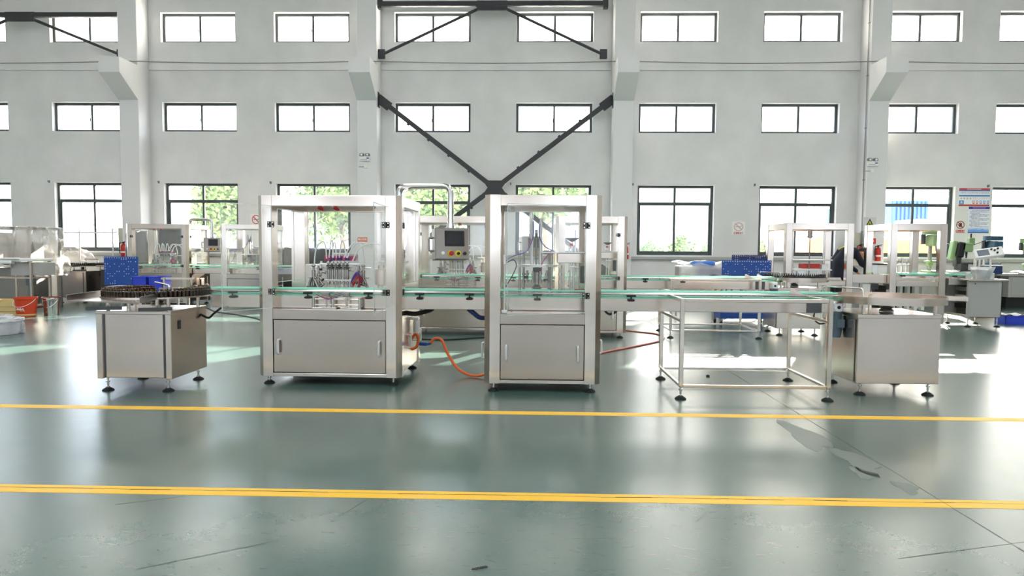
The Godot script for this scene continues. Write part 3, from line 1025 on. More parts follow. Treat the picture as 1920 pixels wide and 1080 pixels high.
	# two red lamps under the top beam
	for x in [-0.12, 0.05]:
		a = g()
		a.xf = Transform3D(Basis(Vector3(0, 0, 1), 1.2), V(x, 1.865, -0.13))
		a.lathe([[0.0, -0.035], [0.016, -0.03], [0.022, 0.0], [0.018, 0.03], [0.0, 0.034]], Vector3.ZERO, 12, true)
		a.box(V(0.02, 0.01, 0), V(0.03, 0.02, 0.02), 0.003)
		obj("red_sensor", a, M.red, t)
	# right side: air regulator, handles
	for z2 in [-0.35, -0.95]:
		a = g(); a.tube(bend([V(0.75, 0.36, z2), V(0.8, 0.36, z2), V(0.8, 0.5, z2), V(0.75, 0.5, z2)], 0.015, 3), 0.009, 8)
		obj("side_handle", a, M.alu, t)
	a = g(); a.lathe([[0.0, 0.0], [0.03, 0.005], [0.036, 0.03], [0.036, 0.13], [0.028, 0.15], [0.0, 0.152]], V(0.81, 0.49, -0.62), 14)
	a.box(V(0.8, 0.655, -0.62), V(0.08, 0.035, 0.07), 0.006)
	obj("air_filter", a, M.white_plastic, t)
	return t

func make_capping_machine(label: String, doors: Array, at: Vector3, turn: float) -> Node3D:
	var t := thing("capping_machine", label, "machine", at, turn)
	enclosure(t, 0.534, 1.1, doors)
	var z := -0.5
	var a := g()
	# lift columns with the cylinder, the round top plate, four posts
	a = g()
	for x in [-0.11, -0.02]: a.cyl(V(x, 1.28, z), V(x, 1.74, z), 0.019, -1, 14)
	for x in [-0.11, -0.02]: a.cyl(V(x, 1.74, z), V(x, 1.78, z), 0.012, -1, 10)
	obj("lift_cylinder", a, M.alu, t)
	a = g(); a.box(V(-0.065, 1.5, z - 0.01), V(0.026, 0.32, 0.04), 0.004); a.cyl(V(-0.065, 1.28, z + 0.02), V(-0.065, 1.62, z + 0.02), 0.008, -1, 8)
	obj("lift_slide", a, M.dull, t)
	a = g(); a.box(V(-0.065, 1.6, z + 0.015), V(0.03, 0.05, 0.04), 0.004)
	obj("slide_block", a, M.black, t)
	a = g(); a.lathe([[0.0, 0.0], [0.225, 0.0], [0.225, 0.022], [0.0, 0.022]], V(-0.055, 1.262, z - 0.05), 28)
	obj("turret_plate", a, M.alu, t)
	a = g()
	for p in [[-0.24, 0.02], [0.1, 0.02], [-0.2, -0.2], [0.08, -0.2]]: a.cyl(V(p[0], 0.8, z + p[1]), V(p[0], 1.44, z + p[1]), 0.014, -1, 10)
	obj("guide_post", a, M.piston, t)
	a = g()
	for k in 12:
		var an := TAU * k / 12 + 0.3
		var c := V(-0.055 + cos(an) * 0.15, 0, z - 0.05 + sin(an) * 0.13)
		a.cyl(c + V(0, 1.1, 0), c + V(0, 1.22, 0), 0.009, -1, 8); a.cyl(c + V(0, 1.09, 0), c + V(0, 1.115, 0), 0.018, -1, 8); a.cyl(c + V(0, 1.17, 0), c + V(0, 1.19, 0), 0.016, -1, 8)
	a.cyl(V(-0.055, 0.8, z - 0.05), V(-0.055, 1.26, z - 0.05), 0.028, -1, 14); a.lathe([[0.0, 0.0], [0.05, 0.0], [0.06, 0.02], [0.03, 0.05], [0.0, 0.05]], V(-0.055, 1.02, z - 0.05), 16)
	obj("capping_head", a, M.piston, t)
	a = g(); a.box(V(-0.055, 1.23, z + 0.06), V(0.09, 0.05, 0.03), 0.004); a.box(V(-0.17, 1.15, z + 0.04), V(0.05, 0.03, 0.03), 0.004); a.box(V(0.04, 1.12, z + 0.04), V(0.05, 0.03, 0.03), 0.004)
	obj("valve", a, M.black, t)
	a = g()
	a.lathe([[0.0, 0.0], [0.16, 0.0], [0.16, 0.016], [0.0, 0.016]], V(-0.055, 0.965, z - 0.06), 24)
	for k in 12:
		var an := TAU * k / 12
		a.cyl(V(-0.055 + cos(an) * 0.16, 0.96, z - 0.06 + sin(an) * 0.16), V(-0.055 + cos(an) * 0.16, 0.995, z - 0.06 + sin(an) * 0.16), 0.02, -1, 8)
	obj("star_wheel", a, M.white_plastic, t)
	# right hand capping unit with the cap bowl
	a = g(); a.span(V(0.16, 1.305, z + 0.07), V(0.5, 1.41, z - 0.14), 0.006)
	obj("drive_housing", a, M.sheet, t)
	a = g(); a.span(V(-0.02, 1.41, z + 0.075), V(0.5, 1.422, z - 0.1), 0.002)
	obj("bridge_plate", a, M.alu, t)
	a = g(); a.lathe([[0.0, 0.0], [0.02, 0.0], [0.07, 0.03], [0.075, 0.04], [0.065, 0.036], [0.018, 0.008], [0.0, 0.008]], V(0.32, 1.535, z), 20)
	obj("cap_bowl", a, M.dark_steel, t)
	a = g(); a.cyl(V(0.32, 1.42, z), V(0.32, 1.54, z), 0.012, -1, 10); a.cyl(V(0.355, 1.42, z), V(0.355, 1.66, z), 0.011, -1, 10); a.cyl(V(0.29, 1.42, z), V(0.29, 1.48, z), 0.014, -1, 10)
	obj("spindle", a, M.chrome, t)
	a = g(); a.box(V(0.31, 1.5, z + 0.02), V(0.04, 0.03, 0.03), 0.005)
	obj("cap_chute", a, M.orange, t)
	a = g()
	for k in 7: a.cyl(V(0.195, 1.0 + k * 0.042, z + 0.02), V(0.195, 1.03 + k * 0.042, z + 0.02), 0.02 if k % 2 == 0 else 0.013, -1, 12)
	a.cyl(V(0.3, 0.95, z + 0.03), V(0.3, 1.3, z + 0.03), 0.009, -1, 8); a.cyl(V(0.34, 1.0, z + 0.03), V(0.34, 1.3, z + 0.03), 0.014, -1, 10); a.cyl(V(0.375, 0.95, z + 0.02), V(0.375, 1.3, z + 0.02), 0.008, -1, 8); a.box(V(0.34, 1.265, z + 0.03), V(0.11, 0.02, 0.04), 0.004)
	a.cyl(V(0.34, 0.96, z + 0.03), V(0.34, 1.1, z + 0.03), 0.01, 0.022, 10)
	obj("screw_spindle", a, M.chrome, t)
	a = g(); a.cyl(V(0.445, 1.09, z - 0.02), V(0.445, 1.275, z - 0.02), 0.034, -1, 14)
	obj("drive_motor", a, M.black, t)
	a = g(); a.box(V(0.41, 1.015, z), V(0.12, 0.02, 0.1), 0.004)
	obj("cap_track", a, M.dark_red, t)
	# left rod with a sensor block
	a = g(); a.cyl(V(-0.385, 0.83, 0.0), V(-0.385, 1.3, 0.0), 0.009, -1, 8); a.box(V(-0.385, 1.345, 0.0), V(0.026, 0.1, 0.026), 0.004); a.box(V(-0.385, 0.82, 0.0), V(0.06, 0.03, 0.03), 0.004)
	obj("door_strut", a, M.alu, t)
	a = g(); a.box(V(-0.37, 1.86, -0.11), V(0.06, 0.04, 0.03), 0.004)
	obj("door_switch", a, M.dull, t)
	# hoses
	a = g()
	loop(a, [V(-0.1, 1.75, z + 0.03), V(-0.1, 1.6, z + 0.03), V(-0.12, 1.52, z + 0.05), V(-0.18, 1.42, z + 0.1), V(-0.3, 1.38, z + 0.2), V(-0.37, 1.33, z + 0.4)], 0.006)
	loop(a, [V(-0.03, 1.72, z + 0.03), V(-0.03, 1.58, z + 0.03), V(0.03, 1.48, z + 0.05), V(0.13, 1.43, z + 0.06)], 0.006)
	obj("blue_hose", a, M.violet, t)
	a = g()
	loop(a, [V(0.1, 1.43, z + 0.07), V(0.05, 1.38, z + 0.07), V(0.0, 1.3, z + 0.08), V(-0.01, 1.2, z + 0.07)], 0.006)
	loop(a, [V(-0.12, 1.56, z + 0.05), V(-0.14, 1.49, z + 0.06), V(-0.15, 1.44, z + 0.07)], 0.005)
	obj("red_hose", a, M.pink, t)
	a = g(); loop(a, [V(-0.37, 1.31, -0.1), V(-0.3, 1.34, -0.12), V(-0.27, 1.28, -0.12), V(-0.32, 1.16, -0.12), V(-0.38, 1.06, -0.1)], 0.005)
	obj("black_cable", a, M.rubber, t)
	for k in 2:
		a = g(); a.tube(bend([V(0.575, 0.36, -0.3 - 0.5 * k), V(0.63, 0.36, -0.3 - 0.5 * k), V(0.63, 0.5, -0.3 - 0.5 * k), V(0.575, 0.5, -0.3 - 0.5 * k)], 0.015, 3), 0.009, 8)
		obj("side_handle", a, M.alu, t)
		a = g(); a.tube(bend([V(-0.575, 0.3, -0.3 - 0.5 * k), V(-0.63, 0.3, -0.3 - 0.5 * k), V(-0.63, 0.46, -0.3 - 0.5 * k), V(-0.575, 0.46, -0.3 - 0.5 * k)], 0.015, 3), 0.009, 8)
		obj("side_handle", a, M.alu, t)
	return t

# conveyor along x, origin on the floor below its middle; x0, x1 relative
func make_conveyor(label: String, at: Vector3, x0: float, x1: float, knobs: Array, motor: bool) -> Node3D:
	var t := thing("conveyor", label, "conveyor", at)
	for s in [-1.0, 1.0]:
		var a := g(); a.span(V(x0, 0.805, s * 0.06), V(x1, 0.938, s * 0.054), 0.001)
		for k in int((x1 - x0) / 0.62): a.cyl(V(x0 + 0.3 + k * 0.62, 0.835 + 0.07 * (k % 2), s * 0.06), V(x0 + 0.3 + k * 0.62, 0.835 + 0.07 * (k % 2), s * 0.064), 0.007, -1, 8)
		obj("side_channel", a, M.sheet, t)
		a = g(); a.span(V(x0, 1.003, s * 0.068), V(x1, 1.02, s * 0.056), 0.003)
		obj("guide_strip", a, M.mint, t)
		a = g(); a.cyl(V(x0, 0.984, s * 0.078), V(x1, 0.984, s * 0.078), 0.0125, -1, 10)
		obj("guide_rod", a, M.chrome, t)
		a = g(); a.span(V(x0, 0.938, s * 0.064), V(x1, 0.95, s * 0.05), 0.002)
		obj("wear_strip", a, M.mint, t)
	var a := g(); a.span(V(x0 + 0.01, 0.94, -0.05), V(x1 - 0.01, 0.958, 0.05), 0.004)
	obj("belt", a, M.belt, t)
	a = g(); a.span(V(x0, 0.8, -0.05), V(x1, 0.806, 0.05))
	obj("bottom_plate", a, M.dull, t)
	for x in knobs:
		a = g()
		a.box(V(x, 0.966, 0.085), V(0.1, 0.018, 0.02), 0.003); a.cyl(V(x, 0.93, 0.09), V(x, 0.975, 0.09), 0.008, -1, 8)
		a.box(V(x, 0.92, 0.088), V(0.075, 0.026, 0.026), 0.01); a.cyl(V(x - 0.026, 0.92, 0.1), V(x - 0.026, 0.92, 0.108), 0.008, -1, 8)
		obj("clamp_knob", a, M.black, t)
	if motor:
		a = g()
		a.box(V(x1 - 0.24, 0.87, 0.0), V(0.16, 0.13, 0.13), 0.004)
		obj("drive_box", a, M.dark_steel, t)
		a = g(); a.box(V(x1 - 0.02, 0.87, 0.08), V(0.12, 0.125, 0.11), 0.02); a.cyl(V(x1 - 0.02, 0.87, 0.13), V(x1 - 0.02, 0.87, 0.148), 0.045, -1, 18)
		var gx := obj("gearbox", a, M.alu, t)
		a = g(); a.cyl(V(x1 - 0.02, 0.87, 0.147), V(x1 - 0.02, 0.87, 0.152), 0.018, -1, 14)
		obj("shaft_bore", a, M.black, gx)
		a = g()
		a.cyl(V(x1 - 0.01, 0.8, 0.06), V(x1 - 0.01, 0.6, 0.06), 0.058, -1, 18); a.cyl(V(x1 - 0.01, 0.815, 0.06), V(x1 - 0.01, 0.795, 0.06), 0.07, -1, 18); a.cyl(V(x1 - 0.01, 0.6, 0.06), V(x1 - 0.01, 0.55, 0.06), 0.062, 0.05, 18)
		for k in 9: a.box(V(x1 - 0.01 + 0.058 * cos(k * 0.7), 0.7, 0.06 + 0.058 * sin(k * 0.7)), V(0.012, 0.17, 0.012), 0.0)
		a.box(V(x1 + 0.01, 0.7, 0.13), V(0.075, 0.09, 0.05), 0.008)
		obj("motor", a, M.motor, t)
		a = g(); a.tube(curve([V(x1 - 0.22, 0.81, 0.03), V(x1 - 0.23, 0.74, 0.05), V(x1 - 0.18, 0.69, 0.08), V(x1 - 0.09, 0.72, 0.09), V(x1 - 0.05, 0.76, 0.09)]), 0.008, 8)
		obj("power_cable", a, M.rubber, t)
		for q in [[-0.5, 0.07, -0.03], [-0.27, -0.03, 0.08]]:
			a = g(); a.prism(PackedVector2Array([Vector2(x1 + q[0], 0.965), Vector2(x1 + q[0] + 0.17, 0.965), Vector2(x1 + q[0] + 0.16, 0.985), Vector2(x1 + q[0] + 0.03, 1.06), Vector2(x1 + q[0], 1.06)]), q[1] + 0.0, q[1] + 0.006)
			obj("deflector_plate", a, M.sheet, t)
	return t

# open square-tube table, origin on the floor at its front left corner; w along x, d into the hall
func make_table(label: String, at: Vector3, w: float, d: float) -> Node3D:
	var t := thing("table_frame", label, "table", at)
	var s := 0.04
	for x in [0.0, w]:
		for z in [0.0, -d]:
			var a := g(); a.box(V(x, 0.558, z), V(s, 0.856, s), 0.002)
			obj("leg", a, M.bar, t)
			foot(t, V(x, 0, z), 0.14)
	for z in [0.0, -d]:
		for y in [0.13, 0.968]:
			var a := g(); a.box(V(w / 2, y, z), V(w - s, 0.03 if y < 0.5 else 0.036, s - 0.006 if y > 0.5 else 0.03), 0.004)
			obj("rail", a, M.bar, t)
	for x in [0.0, w]:
		for y in [0.13, 0.968]:
			var a := g(); a.box(V(x, y, -d / 2), V(s - 0.006 if y > 0.5 else 0.03, 0.03 if y < 0.5 else 0.036, d - s), 0.004)
			obj("cross_rail", a, M.bar, t)
		var a := g(); a.box(V(x, 0.765, -d / 2), V(0.03, 0.03, d - s), 0.004)
		obj("conveyor_support", a, M.bar, t)
	return t

func make_rotary(label: String, at: Vector3, turn: float, w: float, d: float, grooved: bool, r: float, c: Vector2) -> Node3D:
	# origin on the floor at the middle of the cabinet's front; disc centre c (x, z)
	var t := thing("rotary_table", label, "rotary table", at, turn)
	var a := g()
	if grooved:
		a.span(V(-w / 2 + 0.05, 0.14, -0.012), V(w / 2 - 0.05, 0.78, -d + 0.01), 0.004)
		var b := obj("cabinet", a, M.sheet, t)
		for sx in [-1.0, 1.0]:
			a = g(); a.span(V(sx * w / 2, 0.13, 0), V(sx * (w / 2 - 0.06), 0.79, -d), 0.004)
			obj("side_panel", a, M.sheet, b)
			a = g(); a.box(V(sx * (w / 2 - 0.075), 0.46, -0.011), V(0.022, 0.64, 0.004))
			obj("groove", a, M.dark_steel, b)
		a = g(); a.span(V(-w / 2 - 0.004, 0.775, 0.004), V(w / 2 + 0.004, 0.81, -d - 0.004), 0.004)
		obj("cabinet_top", a, M.sheet, b)
		a = g(); a.box(V(w / 2 + 0.003, 0.66, -0.16), V(0.006, 0.085, 0.05)); a.box(V(w / 2 + 0.004, 0.69, -0.16), V(0.012, 0.03, 0.04), 0.003); a.box(V(w / 2 + 0.004, 0.63, -0.16), V(0.012, 0.02, 0.036), 0.003)
		obj("switch_plate", a, M.black, b)
	else:
		a.span(V(-w / 2, 0.125, 0), V(w / 2, 0.79, -d), 0.004)
		var b := obj("cabinet", a, M.sheet, t)
		a = g(); a.span(V(-w / 2 - 0.006, 0.785, 0.006), V(w / 2 + 0.006, 0.825, -d - 0.006), 0.003)
		obj("cabinet_top", a, M.sheet, b)
		a = g(); a.span(V(-w / 2 - 0.003, 0.14, -0.03), V(-w / 2, 0.77, -0.05))
		obj("seam", a, M.black, b)
	for sx in [-1.0, 1.0]:
		for sz in [-0.06, -d + 0.06]: foot(t, V(sx * (w / 2 - 0.07), 0, sz), 0.14)
	var cc := V(c.x, 0, c.y)
	a = g()
	if grooved: a.lathe([[0.0, 0.93], [r, 0.93], [r, 0.945], [0.0, 0.945]], cc, 48)
	else: a.lathe([[0.0, 0.93], [r, 0.93], [r, 0.942], [0.0, 0.942]], cc, 48)
	obj("disc", a, M.sheet, t)
	a = g()
	a.cyl(cc + V(0, 0.81, 0), cc + V(0, 0.93, 0), 0.03, -1, 14); a.lathe([[0.03, 0.0], [0.07, 0.0], [0.07, 0.012], [0.05, 0.03], [0.07, 0.05], [0.03, 0.06]], cc + V(0, 0.83, 0), 18)
	obj("drive_shaft", a, M.dull, t)
	if not grooved:
		a = g(); a.lathe([[r, 0.925], [r + 0.006, 0.925], [r + 0.006, 1.0], [r, 1.0], [r, 0.925]], cc, 56)
		obj("rim", a, M.sheet, t)
		for q in [[-w / 2 + 0.06, -0.02], [w / 2 - 0.05, -0.02], [0.02, -d + 0.1]]:
			a = g(); a.box(V(q[0], 0.9, q[1]), V(0.03, 0.17, 0.03), 0.003)
			obj("support_post", a, M.bar, t)
		a = g(); a.tube(bend([V(-w / 2 + 0.06, 0.98, -0.02), V(-w / 2 + 0.06, 1.08, -0.05), V(-w / 2 - 0.16, 1.08, -0.42), V(-w / 2 - 0.16, 1.02, -0.5)], 0.03), 0.009, 8)
		obj("guide_arm", a, M.chrome, t)
		a = g(); a.xf = Transform3D(Basis(Vector3.UP, -0.35), V(c.x + r + 0.06, 0.955, c.y + 0.1))
		a.span(V(-0.1, 0, -0.06), V(0.12, 0.004, 0.06)); a.span(V(-0.1, 0, 0.055), V(0.14, 0.045, 0.06)); a.span(V(-0.1, 0, -0.06), V(0.14, 0.045, -0.055))
		obj("outlet_tray", a, M.bar, t)
	return t

# ---------------------------------------------------------------- the bottle lines
func make_bottle(cap: bool) -> Node3D:
	var t := thing("bottle", "", "bottle")
	var a := g()
	a.lathe([[0.0, 0.0], [0.0175, 0.0], [0.0195, 0.002], [0.0195, 0.054], [0.017, 0.06], [0.0095, 0.065], [0.0095, 0.07]], Vector3.ZERO, 12)
	obj("body", a, M.amber, t)
	a = g()
	if cap:
		a.lathe([[0.0, 0.066], [0.0115, 0.066], [0.0115, 0.082], [0.007, 0.085], [0.0045, 0.11], [0.0, 0.112]], Vector3.ZERO, 10)
		obj("dropper_cap", a, M.black, t)
	else:
		a.lathe([[0.0095, 0.068], [0.0115, 0.07], [0.0115, 0.078], [0.008, 0.08], [0.008, 0.074], [0.0, 0.074]], Vector3.ZERO, 12)
		obj("neck", a, M.amber_neck, t)
	return t

func fill_disc(cap: bool, c: Vector3, rings: Array, label: String, group: String, seed_: int):
	var proto: Node3D = null
	rng.seed = seed_
	for q in rings:
		var n := int(deg_to_rad(q[2] - q[1]) * q[0] / 0.0412)
		for k in n:
			var an := deg_to_rad(lerpf(q[1], q[2], (k + 0.5) / n)) + rng.randf_range(-0.006, 0.006)
			var p := c + V(cos(an) * q[0], 0, sin(an) * q[0])
			if proto == null:
				proto = make_bottle(cap)
				proto.position = p
				tag(proto, label, "bottle", group)
			else: dup(proto, p, rng.randf_range(0, 360), label, group)

func build_lines():
	# front line
	var r1 := make_rotary("stainless feeding table at the front left carrying small amber bottles, open chute towards the camera", V(-3.93, 0, -6.64), 0.0, 0.755, 0.74, true, 0.53, Vector2(0.0, -0.46))
	feed_details(r1)
	fill_disc(false, V(-3.93, 0.945, -7.1), [[0.5, -40, 222], [0.458, -40, 60], [0.458, 118, 224], [0.416, -40, 48], [0.416, 132, 228], [0.374, -40, 36], [0.374, 142, 230], [0.332, -36, 14], [0.332, 156, 234], [0.29, 168, 238]], "small open amber glass bottle on the front left feeding table", "amber bottles on the front left feeding table", 5)
	make_conveyor("long stainless conveyor with mint green guide strips running through both front machines", V(0, 0, -7.3), -3.42, 3.23, [-3.18, -2.37, -1.72, -1.17, -0.64, 0.08, 1.07], true)
	make_filling_machine("large front stainless filling machine with open glass doors and white tubes", [[-1.0, 0.58, 121.0], [1.0, 0.6, 93.0]], V(-2.11, 0, -7.1), -1.2)
	make_capping_machine("front stainless capping machine with its single glass door ajar, in the middle", [[1.0, 0.84, 23.0]], V(0.13, 0, -6.87), 0.0)
	make_table("open stainless square-tube table frame at the front carrying the conveyor end", V(1.48, 0, -6.64), 1.42, 1.02)
	make_rotary("empty stainless rotary collecting table with a rimmed disc at the front right", V(3.7, 0, -6.9), 0.0, 0.82, 0.75, false, 0.54, Vector2(0.03, -0.32))
	# second line
	make_conveyor("middle-distance conveyor with mint green guide strips behind the front line", V(0.87, 0, -11.6), -3.3, 3.23, [-2.45, -1.75, -1.15, -0.5, 0.1, 1.07, 1.7], true)
	make_filling_machine("stainless filling machine of the second line, seen between the two front machines", [[-1.0, 0.6, 0.0], [1.0, 0.6, 0.0]], V(-1.24, 0, -11.4), 0.0)
	make_capping_machine("stainless capping machine of the second line, half hidden behind the front capping machine", [[1.0, 0.84, 0.0]], V(1.0, 0, -11.2), 0.0)
	make_table("open table frame of the second line carrying the far conveyor's end", V(2.33, 0, -11.3), 1.45, 1.0)
	make_rotary("rotary table of the second line full of capped amber bottles", V(4.6, 0, -11.75), 0.0, 0.74, 0.7, false, 0.54, Vector2(0.03, -0.32))
	fill_disc(true, V(4.63, 0.942, -12.07), [[0.49, 0, 360], [0.44, 0, 200]], "small amber bottle with a black dropper cap on the second line's rotary table", "capped bottles on the second line's rotary table", 9)
	# a wire fence on the far side of that disc
	var a := g()
	for y in [1.0, 1.07]: a.tube([V(-0.16, y, 0), V(0.16, y, 0)], 0.006, 6)
	for k in 6: a.tube([V(-0.16 + k * 0.064, 0.95, 0), V(-0.16 + k * 0.064, 1.07, 0)], 0.004, 6)
	var gd := thing("guide_fence", "small wire fence standing on the rim of the second line's rotary table", "fence", V(4.25, 0.0, -11.68), 25)
	obj("wire", a, M.dull, gd)
	# far left line
	make_conveyor("far conveyor with mint green guide strips in the line at the back left", V(-6.9, 0, -16.5), -3.4, 1.9, [-2.6, -1.2, -0.5, 0.3], false)
	make_filling_machine("filling machine at the back left with a fire extinguisher beside it", [[-1.0, 0.6, 0.0], [1.0, 0.6, 0.0]], V(-9.0, 0, -16.25), 0.0)
	make_capping_machine("capping machine at the back left, seen past the open glass door", [[1.0, 0.84, 0.0]], V(-6.85, 0, -16.2), 0.0)
	var r2 := make_rotary("feeding table with amber bottles at the back left beside the plastic covered machine", V(-11.63, 0, -17.0), 0.0, 0.755, 0.74, true, 0.53, Vector2(0.0, -0.46))
	feed_details(r2)
	# a second, longer tray of bottles beside it
	var tr := thing("bottle_tray", "long flat steel tray of amber bottles right of the back left feeding table", "tray", V(-10.55, 0, -17.3))
	a = g(); a.span(V(-0.5, 0.93, -0.2), V(0.75, 0.945, 0.2), 0.003); a.span(V(-0.5, 0.93, 0.19), V(0.75, 0.965, 0.2), 0.002)
	obj("tray", a, M.sheet, tr)
	for x in [-0.4, 0.65]:
		a = g(); a.box(V(x, 0.465, 0), V(0.04, 0.93, 0.04), 0.003)
		obj("leg", a, M.bar, tr)
	a = g(); a.span(V(-0.45, 0.2, -0.15), V(0.7, 0.85, 0.1), 0.004)
	obj("cabinet", a, M.dark_steel, tr)
	# the far bottles, past the three hundred nearest: one object
	a = g()
	var pr := [[0.0, 0.0], [0.0175, 0.0], [0.0195, 0.002], [0.0195, 0.054], [0.017, 0.06], [0.0095, 0.065], [0.0115, 0.07], [0.0115, 0.078], [0.008, 0.08], [0.0, 0.074]]
	for r in [0.495, 0.45]:
		for k in 36:
			var an := deg_to_rad(-10 + 200.0 * k / 36)
			a.lathe(pr, V(-11.63 + cos(an) * r, 0.945, -17.46 + sin(an) * r), 8)
	for j in 2:
		for k in 22: a.lathe(pr, V(-10.95 + k * 0.05, 0.945, -17.15 - j * 0.06), 8)
	tag(obj("bottle_rows", a, M.amber), "rows of tiny open amber bottles on the feeding table and tray at the back left", "bottles", "", "stuff")

func feed_details(t: Node3D):
	# chute towards the camera, bent guide edges, posts, bottle guides (relative to the middle of the cabinet front)
	var a := g()
	var c := [V(-0.5, 0.932, 0.24), V(0.33, 0.932, 0.45), V(0.2, 0.932, -0.22), V(-0.62, 0.932, -0.5)]
	a.quad(c[0], c[1], c[2], c[3], Vector3.UP); a.quad(c[0] - V(0, 0.004, 0), c[1] - V(0, 0.004, 0), c[2] - V(0, 0.004, 0), c[3] - V(0, 0.004, 0), Vector3.DOWN)
	a.quad(c[0], c[1], c[1] - V(0, 0.012, 0), c[0] - V(0, 0.012, 0), Vector3.BACK)
	obj("feed_chute", a, M.sheet, t)
	a = g()
	for e in [[c[0], c[3]], [c[1], c[2]], [c[2], V(0.36, 0.932, -0.2)], [V(0.36, 0.932, -0.2), V(0.47, 0.932, -0.95)]]:
		var d: Vector3 = (e[1] - e[0]).normalized()
		a = g(); a.box((e[0] + e[1]) / 2 + V(0, 0.022, 0), V((e[1] - e[0]).length(), 0.056, 0.004), 0.001, Basis(d, Vector3.UP, d.cross(Vector3.UP)))
		obj("guide_edge", a, M.hmi, t)
	for p in [[0.2, -0.08], [0.33, -0.05], [-0.3, -0.08], [-0.33, -0.6], [0.33, -0.66], [-0.1, -0.1]]:
		a = g(); a.cyl(V(p[0], 0.81, p[1]), V(p[0], 0.932, p[1]), 0.018, -1, 12)
		obj("support_post", a, M.bar, t)
	a = g(); a.box(V(0.26, 0.835, 0.06), V(0.3, 0.035, 0.012), 0.002, Basis(Vector3.UP, 0.6)); a.box(V(-0.28, 0.835, 0.02), V(0.32, 0.035, 0.012), 0.002, Basis(Vector3.UP, 0.3))
	obj("bracket", a, M.dark_steel, t)
	a = g(); a.cyl(V(0.3, 0.95, -0.13), V(0.3, 1.04, -0.13), 0.02, -1, 12)
	a.tube(bend([V(0.3, 1.02, -0.13), V(0.3, 1.06, -0.13), V(0.0, 1.075, -0.42), V(-0.05, 1.07, -0.5)], 0.03), 0.009, 8)
	obj("guide_arm", a, M.chrome, t)
	a = g()
	for q in [[-0.02, -0.62], [0.26, -0.66]]: a.cyl(V(q[0], 0.95, q[1]), V(q[0], 1.11, q[1]), 0.011, -1, 10)
	a.box(V(0.12, 1.105, -0.64), V(0.36, 0.022, 0.022), 0.003); a.box(V(0.12, 1.0, -0.56), V(0.3, 0.02, 0.012), 0.002, Basis(Vector3.UP, 0.2))
	obj("bottle_guide", a, M.bar, t)
	a = g(); a.tube(curve([V(0.38, 0.72, -0.62), V(0.44, 0.68, -0.66), V(0.47, 0.72, -0.72), V(0.52, 0.78, -0.8)]), 0.012, 8)
	obj("cable", a, M.rubber, t)

# ---------------------------------------------------------------- back left corner
func pegboard_holes(w: float, h: float, seed_: int, n: int) -> G:
	var a := g()
	rng.seed = seed_
	var cols := int(w / 0.045)
	var rows := int(h / 0.045)
	for k in n:
		var x := -w / 2 + 0.03 + 0.045 * (rng.randi() % cols)
		var y := 0.03 + 0.045 * (rng.randi() % rows)
		a.box(V(x, y, 0.0125), V(0.012, 0.012, 0.002))
	for k in cols: a.box(V(-w / 2 + 0.03 + 0.045 * k, h - 0.025, 0.0125), V(0.012, 0.012, 0.002))
	return a

func make_tool_cart(label: String, at: Vector3, turn: float, w: float, y0: float, h: float, seed_: int, col: StandardMaterial3D) -> Node3D:
	var t := thing("tool_cart", label, "tool cart", at, turn)
	var a := g(); a.span(V(-w / 2, 0.13, -0.45), V(w / 2, 0.25, 0.0), 0.006)
	obj("bottom_tray", a, col, t)
	a = g(); a.span(V(-w / 2, y0 - 0.14, -0.45), V(w / 2, y0 - 0.03, 0.0), 0.006)
	obj("top_tray", a, col, t)
	for x in [-w / 2 + 0.02, w / 2 - 0.02]:
		for z in [-0.43, -0.02]:
			a = g(); a.box(V(x, y0 / 2 + 0.07, z), V(0.035, y0 - 0.2, 0.035), 0.004)
			obj("post", a, M.dull, t)
			a = g(); a.xf = Transform3D(Basis(Vector3(0, 0, 1), PI / 2), V(x, 0.05, z)); a.lathe([[0.0, -0.016], [0.045, -0.014], [0.05, 0.0], [0.045, 0.014], [0.0, 0.016]], Vector3.ZERO, 14)
			var cs := obj("caster", a, M.rubber, t)
			a = g(); a.box(V(x, 0.1, z), V(0.05, 0.06, 0.05), 0.005)
			obj("fork", a, M.dull, cs)
	a = g(); a.xf.origin = V(0, y0, 0.0); a.box(V(0, h / 2, 0), V(w, h, 0.022), 0.006)
	var pb := obj("pegboard", a, col, t)
	a = pegboard_holes(w, h, seed_, 46)
	for k in a.v.size(): a.v[k] += V(0, y0, 0)
	obj("peg_hole", a, M.white_plastic, pb).set_meta("kind", "stuff")
	return t

